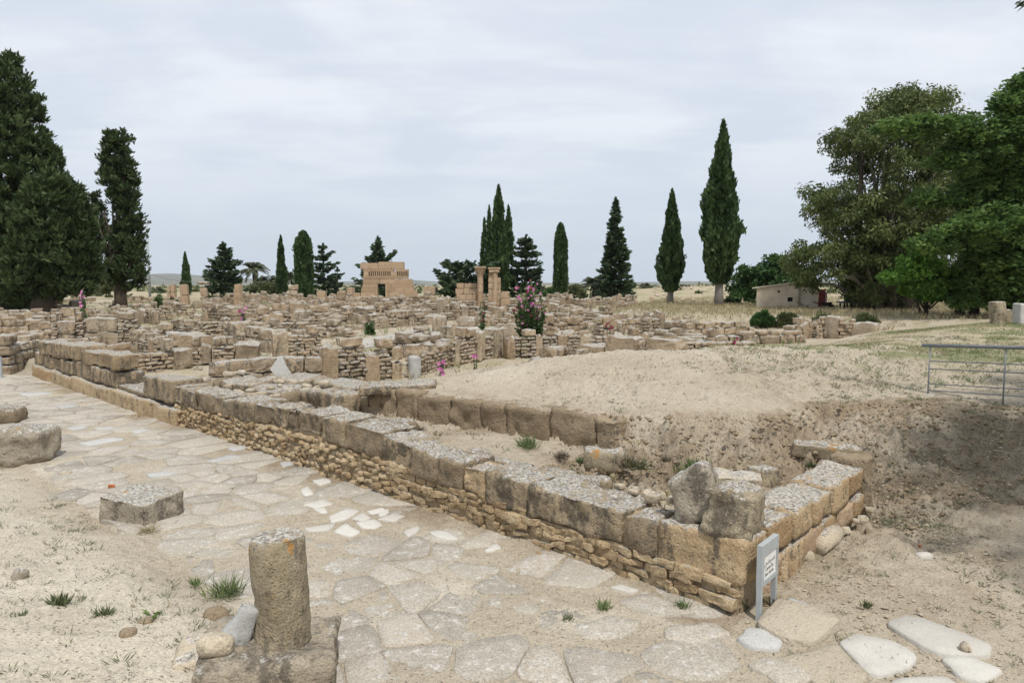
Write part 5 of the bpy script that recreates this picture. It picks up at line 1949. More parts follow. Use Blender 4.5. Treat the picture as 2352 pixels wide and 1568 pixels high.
# hollyhocks and mallows
def flower_mesh(mat, seed):
    g = np.random.default_rng(seed)
    V, F = [(0, 0, 0)], []
    n = 10
    for i in range(n):
        th = 2 * math.pi * i / n
        r = 1.0 if i % 2 == 0 else .84
        V.append((math.cos(th) * r, math.sin(th) * r, .38 + g.uniform(-.05, .05)))
    F = [(0, 1 + i, 1 + (i + 1) % n) for i in range(n)]
    me = mesh_np('flower', np.array(V), np.array(F), mat, True, {'rnd': ('FACE', g.uniform(.2, 1, n))})
    return me


FL_PINK = [flower_mesh(M_PINK, i) for i in range(3)]
FL_RED = [flower_mesh(M_RED, i) for i in range(3)]


def hollyhock(label, u, vb, vt, wpx, Y, seed, stems, flowers, red=0.2, leafn=60, lw=.11, fl_r=.06, ztop_spread=.5, name='hollyhock', low=.35, zone=None):
    g = np.random.default_rng(seed)
    p = at(u, vb, Y)
    z = hz(p.x, Y)
    zt = at(u, vt, Y).z - z
    k = mpp(Y)
    t = thing(name, label, 'flowering plant', (p.x, Y, z), 0)
    wd = wpx * k
    j = Join()
    C, D, rn = [], [], []
    tops = []
    for i in range(stems):
        bx, by = g.normal() * wd * .12, g.normal() * wd * .12
        tx, ty = g.uniform(-.56, .56) * wd, g.uniform(-.4, .4) * wd
        hh = zt * (1 - ztop_spread * g.uniform(0, 1) * (.4 + .6 * min(1, abs(tx) / (wd * .5)))) if i else zt
        a, b = Vector((bx * (1.6 if stems > 20 else 1), by, -.05)), Vector((tx, ty, hh))
        if i == 0:
            b.x = 0.05
        md = (a + b) / 2 + Vector(((tx - bx) * .12, 0, 0))
        V, F = tube_arr([a, md, b], [.018, .014, .006], 5)
        j.add(V, F)
        tops.append((a, md, b))
        m = leafn
        f = g.uniform(0, 1, m) ** 1.25
        pts = np.array([tuple(a.lerp(b, q)) for q in f])
        th = g.uniform(0, 2 * math.pi, m)
        d = np.stack([np.cos(th), np.sin(th), g.uniform(-.5, .5, m)], -1)
        sz = lw * (1.25 - .85 * f)
        C.append(pts + d * (sz * .9)[:, None])
        D.append(d)
        rn.append(g.uniform(0, 1, m))
    ob('stems', j.mesh('stems', M_HOLY, True), t)
    C, D, rn = np.concatenate(C), np.concatenate(D), np.concatenate(rn)
    sz = np.clip(lw * 1.6 * (1.2 - .8 * C[:, 2] / zt), .03, 1)
    ob('leaves', leaf_quads(C, D, sz, sz * .8, seed, rn, 'leaves', M_HOLY), t)
    for i in range(flowers):
        a, md, b = tops[int(g.integers(0, stems))]
        f = g.uniform(low, 1.0)
        q = a.lerp(b, f)
        th = g.uniform(-2.4, -.7)
        dv = Vector((math.cos(th), math.sin(th), g.uniform(0, .5))).normalized()
        q = q + dv * .08
        me = random.choice(FL_RED if g.uniform() < red else FL_PINK)
        s = fl_r * g.uniform(.8, 1.25)
        ob('flower', me, t, q, dv.to_track_quat('Z', 'Y').to_euler(), (s, s, s))
    return t


hollyhock('tall bushy hollyhock covered in magenta flowers, in the middle of the ruins', 1216, 800, 642, 66, 28.5, 5, 40, 85, .2, 150, .10, .056, .7, low=.5)
hollyhock('slim dark green hollyhock left of the bushy magenta one', 1106, 790, 690, 14, 29.0, 6, 4, 5, 1.0, 110, .09, .05, .3)
hollyhock('pink topped hollyhock among the walls below the left cypresses', 194, 740, 662, 16, 36.0, 7, 4, 9, 0.0, 60, .13, .085, .3, low=.8)
hollyhock('low mallow with a pale pink head on a wall left of the ruins', 561, 752, 706, 22, 38.0, 8, 5, 9, .3, 50, .12, .08, .4, low=.7)
hollyhock('small bright pink mallow at the left foot of the sand mound', 1012, 872, 822, 30, 18.6, 9, 5, 13, 0.0, 26, .06, .055, .5, low=.4, name='mallow')
hollyhock('single pink mallow higher on the mound edge', 1092, 842, 808, 8, 18.9, 10, 2, 3, 0.0, 14, .05, .06, .2, low=.8, name='mallow')
hollyhock('crimson hollyhock against the long orange coursed wall', 1682, 812, 772, 10, 20.2, 11, 2, 4, 1.0, 14, .06, .055, .4, low=.6)
hollyhock('red flowered stalk behind the ochre upright', 1398, 800, 735, 18, 29, 12, 3, 6, 1.0, 20, .06, .05, .4, low=.7)
hollyhock('leafy green weed growing beside the rubble wall in the middle of the ruins', 851, 778, 738, 20, 38, 13, 6, 0, 0, 60, .15, .05, .4, name='leafy_weed')
hollyhock('green rose bush by the far walls on the left', 366, 708, 672, 14, 66, 14, 5, 0, 0, 60, .25, .05, .4, name='leafy_weed')
hollyhock('dark leafy bush with reddish flowers beside the ochre pillar on the left skyline', 398, 712, 680, 20, 66, 15, 6, 4, 1, 60, .25, .1, .4, name='leafy_weed')

# ------------------------------------------------------------------ built things
def sign():
    p0, p1 = W(1734, 1424, 0.0), W(1772, 1388, 0.0)
    off = Vector((-DX, -DY, 0)) * .05
    p0, p1 = p0 + off, p1 + off
    rz = math.atan2(p1.y - p0.y, p1.x - p0.x)
    w = (p1.xy - p0.xy).length
    t = thing('sign', 'grey metal sign on two legs with a white panel reading Cardo Est and East Kardo', 'sign', p0, rz)
    th = .05
    Ht = .74
    zb = .33
    for x0 in (0.0, w - .045):
        ob('leg', Join().box(x0, x0 + .045, -.0, th - .004, -.08, zb).mesh('leg', M_SIGNF), t)
    fr = Join()
    fr.box(0, .06, -.003, th, zb, Ht)
    fr.box(w - .035, w, -.003, th, zb, Ht)
    fr.box(.06, w - .035, -.0025, th - .0005, Ht - .12, Ht - .0005)
    fr.box(.06, w - .035, -.0025, th - .0005, zb + .0005, zb + .05)
    ob('frame', fr.mesh('frame', M_SIGNF), t)
    pn = ob('panel', Join().box(.0602, w - .0352, .010, .03, zb + .0502, Ht - .1202).mesh('panel', M_SIGNP), t)

    def text(body, zc, size, xs=1.0):
        cu = bpy.data.curves.new('lettering', 'FONT')
        cu.body = body
        cu.size = size
        cu.align_x = 'CENTER'
        cu.align_y = 'CENTER'
        cu.extrude = .0006
        cu.offset = -.0002
        tmp = bpy.data.objects.new('tmp', cu)
        COL.objects.link(tmp)
        bpy.context.view_layer.update()
        me = bpy.data.meshes.new_from_object(tmp.evaluated_get(bpy.context.evaluated_depsgraph_get()))
        bpy.data.objects.remove(tmp)
        me.materials.clear()
        me.materials.append(M_INK)
        o = ob('lettering', me, pn, (.06 + (w - .095) / 2, .0085, zc), (math.pi / 2, 0, 0), (xs, 1, 1))
    text('\uFEF2\uFED7\uFEAE\uFEB8\uFEDF\uFE8D \uFEC9\uFEAD\uFE8E\uFEB8\uFEDF\uFE8D', .528, .046)
    text('Cardo Est', .470, .050)
    text('East Kardo', .418, .050)
    # edging of the sign's foot: dead leaves
    return t


sign()


def railing():
    P = [G(2131, 908), G(2303, 930)]
    d = (P[1] - P[0])
    d.z = 0
    P.append(P[0] + d * 2.0)
    P.append(P[0] + d * 3.0)
    rz = math.atan2(d.y, d.x)
    t = thing('railing', 'grey metal pipe railing with four thin rails standing on top of the shaded slope', 'railing', P[0], rz)
    ln = d.length
    top0 = at(2131, 794, P[0].y).z - P[0].z

    def tube(name, a, b, r, seg=8):
        V, F = tube_arr([a, b], [r, r], seg)
        ob(name, mesh_py(name, V, F, M_STEEL, True), t)
    dz = (P[1].z - P[0].z) / ln
    top1 = at(2303, 798, P[1].y).z - P[0].z
    g1 = (top1 - top0) / ln
    L3 = ln * 3
    for i in range(4):
        x = ln * i
        zb = hz(*(P[0] + d * i).xy) - P[0].z
        tube('post', (x, 0, zb - .3), (x, 0, top0 + g1 * x - .01), .014)
    tube('handrail', (-.14, 0, top0 + .0), (L3, 0, top0 + g1 * L3), .032, 12)
    for v in (829, 847, 881, 896):
        z0 = at(2131, v, P[0].y).z - P[0].z
        tube('rail', (0, .012, z0), (L3, .012, z0 + g1 * L3), .010)
    V, F = stone_arr((.3, .25, .16), (4, 4, 3), .3, .02, 5, 3)
    ob('concrete_footing', mesh_np('concrete_footing', V, F, M_CONC, True), t, (0, 0, -.05))


railing()


def lamp_pole():
    Y = 98.0
    p = at(345, 690, Y)
    z = hz(p.x, Y)
    t = thing('floodlight_pole', 'tall thin grey pole with two floodlights right of the split cypress', 'floodlight', (p.x, Y, z))
    zt = at(345, 512, Y).z - z
    V, F = tube_arr([(0, 0, -.2), (0, 0, zt)], [.19, .13], 8)
    ob('pole', mesh_py('pole', V, F, M_SIGNF, True), t)
    ob('crossbar', Join().box(-.6, .6, -.05, .05, zt - .1, zt).mesh('crossbar', M_STEEL), t)
    for dx in (-.42, .42):
        ob('floodlight', Join().box(-.24, .24, -.12, .12, -.18, .18).mesh('floodlight', M_STEEL), t, (dx, -.1, zt + .16), (.6, 0, .2 * dx))
    V, F = tube_arr([at(348, 630, Y + 2), at(382, 641, Y + 4), at(420, 646, Y + 6), at(470, 649, Y + 8)], .03, 4)
    tag(ob('cable', mesh_py('cable', V, F, M_STEEL)), 'thin overhead cable sloping from the pole to the smallest cypress', 'cable')


lamp_pole()


def cabin():
    Y = 58.0
    k = mpp(Y)
    a = at(1737, 706, Y)
    z = hz(a.x, Y) - .1
    t = thing('cabin', 'small tan plaster cabin with a sloping roof and one tiny window under the eucalyptus', 'cabin', (a.x, Y, z), -.37)
    x1 = (1826 - 1737) * k
    h0, h1 = at(1737, 662, Y).z - z, at(1826, 649, Y).z - z
    dp = 3.6
    V = [(0, 0, 0), (x1, 0, 0), (x1, 0, h1), (0, 0, h0), (0, dp, 0), (x1, dp, 0), (x1, dp, h1), (0, dp, h0)]
    F = [(4, 0, 3, 7), (5, 4, 7, 6), (1, 5, 6, 2), (0, 4, 5, 1)]
    # front wall with a real opening
    wx0, wx1, wz0, wz1 = (1803 - 1737) * k, (1814 - 1737) * k, at(1803, 692, Y).z - z, at(1803, 682, Y).z - z
    q = len(V)
    ht = lambda x: h0 + (h1 - h0) * x / x1
    V += [(wx0, 0, 0), (wx1, 0, 0), (wx0, 0, wz0), (wx1, 0, wz0), (wx0, 0, wz1), (wx1, 0, wz1), (wx0, 0, ht(wx0)), (wx1, 0, ht(wx1)), (wx0, .2, wz0), (wx1, .2, wz0), (wx0, .2, wz1), (wx1, .2, wz1)]
    F += [(0, q, q + 6, 3), (q + 1, 1, 2, q + 7), (q, q + 1, q + 3, q + 2), (q + 4, q + 5, q + 7, q + 6)]
    F += [(q + 2, q + 3, q + 9, q + 8), (q + 5, q + 4, q + 10, q + 11), (q + 4, q + 2, q + 8, q + 10), (q + 3, q + 5, q + 11, q + 9)]
    ob('wall', mesh_py('wall', V, F, M_PLAST), t)
    fr = Join()
    for (p, r_, s, u_) in ((wx0 - .09, wx1 + .09, wz1, wz1 + .08), (wx0 - .09, wx1 + .09, wz0 - .1, wz0), (wx0 - .09, wx0, wz0, wz1), (wx1, wx1 + .09, wz0, wz1)):
        fr.box(p, r_, -.03, .05, s, u_)
    win = ob('window', fr.mesh('window', M_PLASTL), t)
    ob('opening', Join().box(wx0 + .002, wx1 - .002, .14, .19, wz0 + .002, wz1 - .002).mesh('opening', M_DARK), win)
    vt = (1784 - 1737) * k
    zv_ = at(1784, 669, Y).z - z
    Vv, Fv = tube_arr([(vt, -.03, zv_), (vt, .03, zv_)], .1, 10)
    ob('vent', mesh_py('vent', Vv, Fv, M_DARK), t)
    # roof slab
    rv = [(-.35, -.15, h0 - .03), (x1 + .25, -.15, h1 + .05), (x1 + .25, dp + .1, h1 + .05), (-.35, dp + .1, h0 - .03)]
    rv += [(a_, b_, c_ + .09) for a_, b_, c_ in rv]
    ob('roof', mesh_py('roof', rv, [(3, 2, 1, 0), (4, 5, 6, 7), (0, 1, 5, 4), (1, 2, 6, 5), (2, 3, 7, 6), (3, 0, 4, 7)], M_PLASTL), t)
    # right annex wall with the red door
    x2, x3 = (1866 - 1737) * k, (1881 - 1737) * k
    an = Join().box(x1 + .003, x2, .25, dp - .3, 0, h1 - .35)
    ob('annex_wall', an.mesh('annex_wall', M_PLASTL), t)
    d = ob('door', Join().box(x2 + .02, x3, .2, .32, 0.02, h1 - .55).mesh('door', M_REDD), t)
    dr = Join()
    for i in range(4):
        dr.box(x2 + .05 + i * .13, x2 + .09 + i * .13, .17, .205, .1, h1 - .6)
    ob('door_batten', dr.mesh('door_batten', M_REDD), d)
    ob('door_post', Join().box(x3 + .003, x3 + .13, .15, .35, 0, h1 - .8).mesh('door_post', M_CONC), t)
    # things round it
    p = at(1826, 704, Y - 1.0)
    z2 = hz(p.x, p.y)
    b = tag(ob('painted_board', Join().box(-.16, .16, -.03, .03, 0, .75).box(-.14, .14, .03, .05, .1, .6).mesh('painted_board', M_PURP), None, (p.x - .2, p.y, z2), (R(-18), R(14), .3)), 'dark purple board leaning on the cabin wall', 'board')
    for i, (u, lab, sz) in enumerate(((1842, 'grey broken plank in the rubble heap by the red door', (1.3, .12, .06)), (1856, 'second broken plank sloping towards the red door', (1.1, .14, .05)))):
        p = at(u, 703, Y - 1.2)
        tag(ob('plank', Join().box(-sz[0] / 2, sz[0] / 2, -.06, .06, 0, sz[2]).mesh('plank', M_SIGNF), None, (p.x, p.y, hz(p.x, p.y) + .3), (0, R(25 - 55 * i), .2)), lab, 'plank')
    p = at(1915, 708, Y - 3)
    z2 = hz(p.x, p.y)
    tag(ob('concrete_slab', Join().box(-1.7, 1.9, -.7, .8, -.1, .12).mesh('concrete_slab', M_CONC), None, (p.x, p.y, z2), (0, 0, .05)), 'low pale concrete slab right of the cabin', 'slab')
    p = at(1942, 716, Y - 5)
    z2 = hz(p.x, p.y)
    tb = thing('table', 'dark grey table with thick legs in front of the eucalyptus', 'table', (p.x, p.y, z2), .2)
    ob('table_top', Join().box(-.52, .52, -.4, .4, .58, .70).mesh('table_top', M_STEEL), tb, rot=(0, R(-4), 0))
    for (sx, sy) in ((-.3, -.25), (.3, -.25), (-.3, .25), (.3, .25)):
        ob('leg', Join().box(sx - .05, sx + .05, sy - .05, sy + .05, -.05, .58).mesh('leg', M_DARK), tb)
    p = at(1895, 706, Y - 2)
    tag(lone_cart(p), 'rusty wheelbarrow tipped beside the concrete slab', 'wheelbarrow')


def lone_cart(p):
    t = bpy.data.objects.new('wheelbarrow', None)
    COL.objects.link(t)
    t.location = (p.x, p.y, hz(p.x, p.y) + .1)
    V = [(-.5, -.3, .35), (.5, -.3, .45), (.5, .3, .45), (-.5, .3, .35), (-.3, -.18, .12), (.3, -.18, .12), (.3, .18, .12), (-.3, .18, .12)]
    ob('tray', mesh_py('tray', V, [(4, 5, 6, 7), (0, 1, 5, 4), (1, 2, 6, 5), (2, 3, 7, 6), (3, 0, 4, 7)], M_DARK), t)
    V, F = tube_arr([(.55, -.05, .1), (.55, .05, .1)], .17, 12)
    ob('wheel', mesh_py('wheel', V, F, M_DARK), t)
    for s in (-.25, .25):
        V, F = tube_arr([(.5, s * .3, .1), (-.3, s, .2), (-1.0, s, .5)], .025, 5)
        ob('handle', mesh_py('handle', V, F, M_REDD), t)
    return t


cabin()

# ------------------------------------------------------------------ foreground stones
BOU = 'boulders along the left edge of the street'


def boulder(name, label, cat, u, vb, w, d, h, mat, seed, rz=0, zg=None, rnd=.42, amp=.09, freq=1.8, rot=(0, 0), sink=.08, group=None, res=.035, skew=.12):
    p = G(u, vb) if zg is None else W(u, vb, zg)
    n = tuple(int(min(30, max(6, round(a / res)))) for a in (w, d, h))
    V, F = stone_arr((w, d, h), n, rnd, amp, freq, seed, 4, skew)
    V = V + np.array([0, d / 2, h / 2 - sink])
    o = ob(name, mesh_np(name, V, F, mat, True), None, p, (rot[0], rot[1], rz))
    return tag(o, label, cat, group)


boulder('boulder', 'big rounded boulder with white lichen, beside the left end of the street', 'boulder', 22, 1072, 1.06, .85, .78, M_BOUL, 31, .1, rnd=.3, amp=.10, freq=1.7, sink=.1, skew=.15)
boulder('boulder', 'partly seen flat topped boulder behind the big rounded one at the left edge', 'boulder', -12, 975, .75, .7, .40, M_CAP, 32, .1, rnd=.35, amp=.06)
# sunken block at the edge of the bank
boulder('stone_block', 'grey topped squared block sunk in the sandy bank at the edge of the street', 'stone block', 276, 1204, .86, .66, .54, M_BOUL, 33, -.40, rnd=.07, amp=.04, freq=2.5, sink=.19)
# boulders on top of the corner
pB = L(.27, .30, .74)
V, F = stone_arr((.50, .48, .52), (22, 22, 22), .2, .07, 3.4, 41, 5, .14)
tag(ob('boulder', mesh_np('boulder', V, F, M_COLM, True), None, (pB.x, pB.y, .94), (.05, .06, ANG_D + .15)), 'squarish tan boulder with an orange patch at the very corner of the walls', 'boulder', 'two boulders on the wall corner')
pB = L(.72, .36, .74)
V, F = stone_arr((.54, .48, .60), (22, 22, 24), .3, .06, 3.0, 44, 5, .18)
tag(ob('boulder', mesh_np('boulder', V, F, M_BOUL, True), None, (pB.x, pB.y, .95), (-.15, -.32, ANG_D + .4)), 'upright pale grey boulder leaning left of the squarish corner boulder', 'boulder', 'two boulders on the wall corner')
# sloping slab by the sign
def slab_by_sign():
    px = [(1740, 1428), (1752, 1408), (1775, 1398), (1788, 1386), (1858, 1400), (1928, 1432), (1908, 1446), (1870, 1470), (1800, 1462)]
    poly = [(W(u, v, .06).x, W(u, v, .06).y) for u, v in px]
    me, c = slab_mesh(poly, .1, M_PAVET, .10, 901, .012)
    tag(ob('flat_slab', me, None, (c[0], c[1], 0), (R(5), R(-3), 0)), 'thick broken tan slab lying at the foot of the sign', 'stone slab')


slab_by_sign()
# fallen drum by the return wall
p = W(1873, 1252, 0)
V, F = tube_arr([(-.30, 0, 0), (-.1, 0, 0), (.1, 0, 0), (.30, 0, 0)], [.105, .115, .115, .105], 18)
V = np.array([tuple(v) for v in V])
V = V + fbm(V, 9, 3, 4)[:, None] * .012
tag(ob('column_drum', mesh_py('column_drum', V, F, M_SAND, True), None, (p.x - DX * .13, p.y - DY * .13, .11), (.1, R(-4), ANG_E - .05)), 'short pale column drum lying against the return wall', 'column drum')
boulder('stone', 'rounded small stone in front of the fallen column drum', 'stone', 1905, 1258, .16, .13, .11, M_SAND, 51, .3, zg=.0, sink=.02)
boulder('stone', 'crumbly little stone at the left end of the fallen drum', 'stone', 1850, 1285, .14, .12, .10, M_SAND, 52, .3, zg=.0, sink=.02)
# plastic bottle
def bottle():
    p0, p1 = W(1812, 1378, .05), W(1868, 1398, .05)
    d = p1 - p0
    t = thing('bottle', 'crushed clear plastic bottle with a blue cap behind the tan slab', 'bottle', (p0.x, p0.y, .045), math.atan2(d.y, d.x))
    ln = d.length
    m, nt, b = newmat('clear_plastic')
    b.inputs['Base Color'].default_value = (.75, .8, .85, 1)
    b.inputs['Transmission Weight'].default_value = .6
    b.inputs['Roughness'].default_value = .18
    b.inputs['Specular IOR Level'].default_value = .5
    V, F = tube_arr([(0, 0, 0), (ln * .06, 0, 0), (ln * .3, 0, 0), (ln * .34, 0, 0), (ln * .7, 0, 0), (ln * .85, 0, 0), (ln * .9, 0, 0)], [.028, .036, .036, .032, .036, .02, .014], 12)
    ob('body', mesh_py('body', V, F, m, True), t)
    V, F = tube_arr([(ln * .9, 0, 0), (ln * .98, 0, 0)], .017, 10)
    ob('cap', mesh_py('cap', V, F, plain_mat('blue_cap', (.12, .2, .3), .4)), t)


bottle()

# column stub in the foreground
p = W(637, 1484, .36)
c = drum('column_stub', 'stout tan column stub with orange lichen on a rough base block in the foreground', 637, 1484, .222, .84, M_COLM, 7, (R(0), R(-1.5)), zg=.36, sink=.04)
c.location.y += .14
q0 = W(584, 1528, .35)
V, F = stone_arr((1.02, .78, .46), (26, 22, 14), .13, .05, 3.0, 61, 4, .06)
tag(ob('base_block', mesh_np('base_block', V, F, M_BASE, True), None, (q0.x, q0.y + .36, .13), (0, 0, .16)), 'rough squared base block carrying the foreground column stub', 'stone block')
boulder('base_block', 'earthy block buried beside the column base, lower left', 'stone block', 468, 1590, .56, .5, .34, M_SAND, 62, .2, zg=.06, rnd=.35, amp=.06, sink=.05)
boulder('propped_stone', 'upright pale stone leaning against the left of the column stub', 'stone', 535, 1500, .28, .18, .46, M_MARB, 63, .45, zg=.34, rnd=.4, amp=.05, freq=3, rot=(.12, .42), sink=.03)
boulder('small_stone', 'fist shaped sandy stone at the foot of the propped stone', 'stone', 492, 1508, .22, .17, .15, M_SAND, 64, .1, zg=.38, rnd=.4, amp=.04, freq=4, sink=.02)
boulder('small_stone', 'brownish stone half buried in the sand behind the propped stone', 'stone', 495, 1425, .20, .16, .14, M_EARTH, 65, .4, rnd=.4, amp=.04)
boulder('small_stone', 'tan stone sticking out of the sandy bank left of the base block', 'stone', 296, 1472, .15, .13, .12, M_EARTH, 66, .5, rnd=.4, amp=.03, sink=.04)
boulder('small_stone', 'smaller stone behind the tan stone in the sandy bank', 'stone', 325, 1440, .14, .12, .08, M_EARTH, 67, .2, rnd=.4, amp=.03, sink=.03)
boulder('small_stone', 'grey pointed stone standing in the sandy bank at the far left', 'stone', 45, 1338, .14, .1, .16, M_BOUL, 68, .9, rnd=.4, amp=.04, rot=(0, .5), sink=.04)
boulder('small_stone', 'round tan stone at the street edge right of the big boulder', 'stone', 146, 1092, .2, .14, .09, M_SAND, 69, .2, rnd=.4, amp=.03, sink=.03)
tag(ob('tile_shard', Join().box(-.045, .045, -.015, .015, 0, .085).mesh('tile_shard', M_TERRA), None, G(256, 1124), (.2, .1, .3)), 'orange tile shard standing behind the sunken grey topped block', 'tile shard')
boulder('small_stone', 'orange brick fragment lying on the shaded dirt', 'brick fragment', 2117, 1258, .08, .06, .05, M_TERRA, 70, .2, sink=.01)
boulder('small_stone', 'white stone on the dirt below the orange fragment', 'stone', 2128, 1287, .14, .1, .08, M_WHITE, 71, .2, sink=.02)
boulder('small_stone', 'pale stone at the foot of the shaded slope', 'stone', 2178, 1245, .13, .12, .11, M_SAND, 72, .8, sink=.02)
boulder('small_stone', 'small tan stone lying on the large white paving slab', 'stone', 2222, 1496, .075, .05, .04, M_SAND, 73, .3, zg=.04, sink=.0)
# yellow plaster edge on the mound end of the return wall
pe = L(.75, 4.5, .55)
V, F = stone_arr((.95, .4, .26), (14, 6, 6), .2, .05, 3, 81, 3, .06)
tag(ob('earth_block', mesh_np('earth_block', V, F, M_COLM, True), None, (pe.x, pe.y, hz(pe.x, pe.y) - .03), (0, 0, ANG_D + .25)), 'yellowish earth covered block at the back end of the return wall', 'stone block')
# stones at the far right of the grass
for (u, vb, w, h, lab, mt) in ((2298, 746, .52, 1.0, 'tall ochre stone stump standing on the grass at the right edge', M_COLM), (2322, 742, .4, .7, 'small ochre stone right behind the tall stump', M_COLM), (2356, 745, .5, .95, 'pale grey stump at the right border of the grass', M_MARB)):
    boulder('stone_stump', lab, 'stone stump', u, vb, w, w * .8, h, mt, int(u), .1, rnd=.1, amp=.04, sink=.1, res=.05)
# loose rubble heap on the wall near the boulders
for i, (s_, t_, z_, sz) in enumerate(((1.35, .55, .74, .2), (1.5, .7, .72, .16), (1.22, .75, .72, .14), (1.65, .62, .74, .13), (1.1, .62, .76, .15), (1.75, .78, .7, .2), (2.0, .85, .68, .16), (1.45, .9, .66, .18))):
    q = L(s_, t_, z_)
    o = P_SAND.put('loose_stone', None, (q.x, q.y, z_ + .02), (sz, sz * .75, sz * .6), (random.uniform(-.3, .3), random.uniform(-.3, .3), random.uniform(0, 3)))
    tag(o, 'loose tan stone in the little heap left of the leaning grey boulder', 'stone', 'loose stones heaped on the wall')


# ------------------------------------------------------------------ ground plants, gravel
def scatter(n, cond, xr, yr, seed):
    g = np.random.default_rng(seed)
    x, y = g.uniform(*xr, n), g.uniform(*yr, n)
    s, t = ST(x, y)
    ok = cond(x, y, s, t, g) & (np.abs(x) < .80 * y + 1.5)
    return x[ok], y[ok]


def tufts(name, x, y, hgt, blades, mat, seed, spread=.35, wd=.012, lying=0.6):
    g = np.random.default_rng(seed)
    n = len(x)
    z = H(x, y)
    C0 = np.repeat(np.stack([x, y, z], -1), blades, 0)
    m = len(C0)
    blades_w = .085
    hh = np.repeat(np.broadcast_to(hgt, (n,)) * g.uniform(.6, 1.4, n), blades) * g.uniform(.6, 1.2, m)
    th = g.uniform(0, 2 * math.pi, m)
    D = np.stack([np.cos(th) * lying, np.sin(th) * lying, np.ones(m)], -1) * g.uniform(.5, 1.1, (m, 1))
    D /= np.linalg.norm(D, axis=1, keepdims=True)
    C = C0 + np.stack([np.cos(th), np.sin(th), 0 * th], -1) * (hh * spread * g.uniform(0, 1, m))[:, None]
    C = C + D * (hh * .45)[:, None]
    rn = np.repeat(g.uniform(0, 1, n), blades) * .7 + g.uniform(0, .3, m)
    o = ob(name, leaf_quads(C, D, hh, np.maximum(hh * .10, wd * .6), seed, rn, name, mat), kind='stuff')
    return o


sdP = lambda x, y: poly_sd(PLATEAU, x, y)
# sparse green sprouts on the bank and on bare sand
x, y = scatter(3600, lambda x, y, s, t, g: (t < -3.4) & (s > 1.8) & (fbm2(x, y, .8, 2, 61) + g.uniform(-.5, .5, len(x)) > .12), (-12, 2), (3, 12), 1)
tufts('bank_sprouts', x, y, .065, 16, M_WEED, 2, .9, .008, 1.0)
x, y = scatter(1500, lambda x, y, s, t, g: (t < -3.4) & (s > 1.8) & (fbm2(x, y, .8, 2, 65) + g.uniform(-.5, .5, len(x)) > .1), (-12, 2), (3, 12), 3)
tufts('bank_dry_weeds', x, y, .06, 12, M_STRAW, 4, .8, .006, 1.0)
x, y = scatter(9000, lambda x, y, s, t, g: (sdP(x, y) > .2) & (fbm2(x, y, .5, 3, 62) + g.uniform(-.5, .5, len(x)) > .22 - .03 * np.clip(x, 0, 8)), (-4, 14), (10, 24), 5)
tufts('mound_sprouts', x, y, .065, 12, M_WEED, 6, .9, .010, 1.0)
x, y = scatter(52000, lambda x, y, s, t, g: (sdP(x, y) > .4) & (x > 3 + .12 * y) & (fbm2(x, y, .35, 3, 21) + g.uniform(-.7, .7, len(x)) > -.15), (4, 40), (13, 40), 7)
tufts('plateau_green_grass', x, y, .10, 5, M_TUFT, 8, .6, .014, .8)
x, y = scatter(52000, lambda x, y, s, t, g: (sdP(x, y) > .4) & (x > 2.5 + .14 * y) & (fbm2(x, y, .6, 3, 22) + g.uniform(-.7, .7, len(x)) > .25), (4, 42), (13, 42), 9)
tufts('plateau_straw_grass', x, y, .10, 5, M_STRAW, 10, .6, .014, .9)
x, y = scatter(24000, lambda x, y, s, t, g: (poly_sd(TERRACE, x, y) > -2.5) & (y < 95) & (g.uniform(0, 1, len(x)) < np.clip(40 / y, .3, 1)), (6, 60), (38, 95), 11)
tufts('dry_bank_grass', x, y, .32, 4, M_STRAW, 12, .5, .03, .5)
x, y = scatter(15000, lambda x, y, s, t, g: (t > 1.2) & (sdP(x, y) < -.6) & (poly_sd(TERRACE, x, y) < 0) & (fbm2(x, y, .45, 3, 66) + g.uniform(-.3, .3, len(x)) > .16), (-60, 14), (15, 80), 13)
tufts('ruin_straw_grass', x, y, .28, 4, M_STRAW, 14, .5, .02, .6)
x, y = scatter(9000, lambda x, y, s, t, g: (t > 1.2) & (sdP(x, y) < -.6) & (poly_sd(TERRACE, x, y) < 0) & (fbm2(x, y, .5, 3, 67) + g.uniform(-.3, .3, len(x)) > .22), (-60, 14), (15, 80), 15)
tufts('ruin_green_weeds', x, y, .28, 7, M_TUFT, 16, .5, .03, .8)
x, y = scatter(1500, lambda x, y, s, t, g: (t < -.1) & (s < 8) & (t > -3.4) & (g.uniform(0, 1, len(x)) > .5), (-8, 8), (4, 14), 17)
tufts('street_sprouts', x, y, .03, 5, M_WEED, 18, .6, .006, .9)
x, y = scatter(3000, lambda x, y, s, t, g: (s < .2) & (sdP(x, y) < .2) & (x > 2.4) & (fbm2(x, y, .9, 2, 68) + g.uniform(-.5, .5, len(x)) > .15), (2, 10), (4.5, 14), 19)
tufts('dirt_sprouts', x, y, .055, 14, M_WEED, 20, .9, .008, 1.0)
x, y = scatter(700, lambda x, y, s, t, g: (t > .7) & (t < 2.6) & (s > .3) & (s < 9) & (fbm2(x, y, 1.1, 2, 69) + g.uniform(-.3, .3, len(x)) > .1), (-6, 4), (7, 15), 21)
tufts('trench_dry_weeds', x, y, .12, 26, M_STRAW, 22, .6, .006, .9)
x, y = scatter(420, lambda x, y, s, t, g: (t > .7) & (t < 2.6) & (s > .3) & (s < 9) & (fbm2(x, y, 1.1, 2, 79) + g.uniform(-.3, .3, len(x)) > .15), (-6, 4), (7, 15), 23)
tufts('trench_weeds', x, y, .10, 9, M_WEED, 24, .6, .008, .8)
x, y = scatter(900, lambda x, y, s, t, g: (t > -.16) & (t < -.02) & (s > .1) & (fbm2(x, y, .9, 2, 80) > .15), (-14, 3), (6, 20), 27)
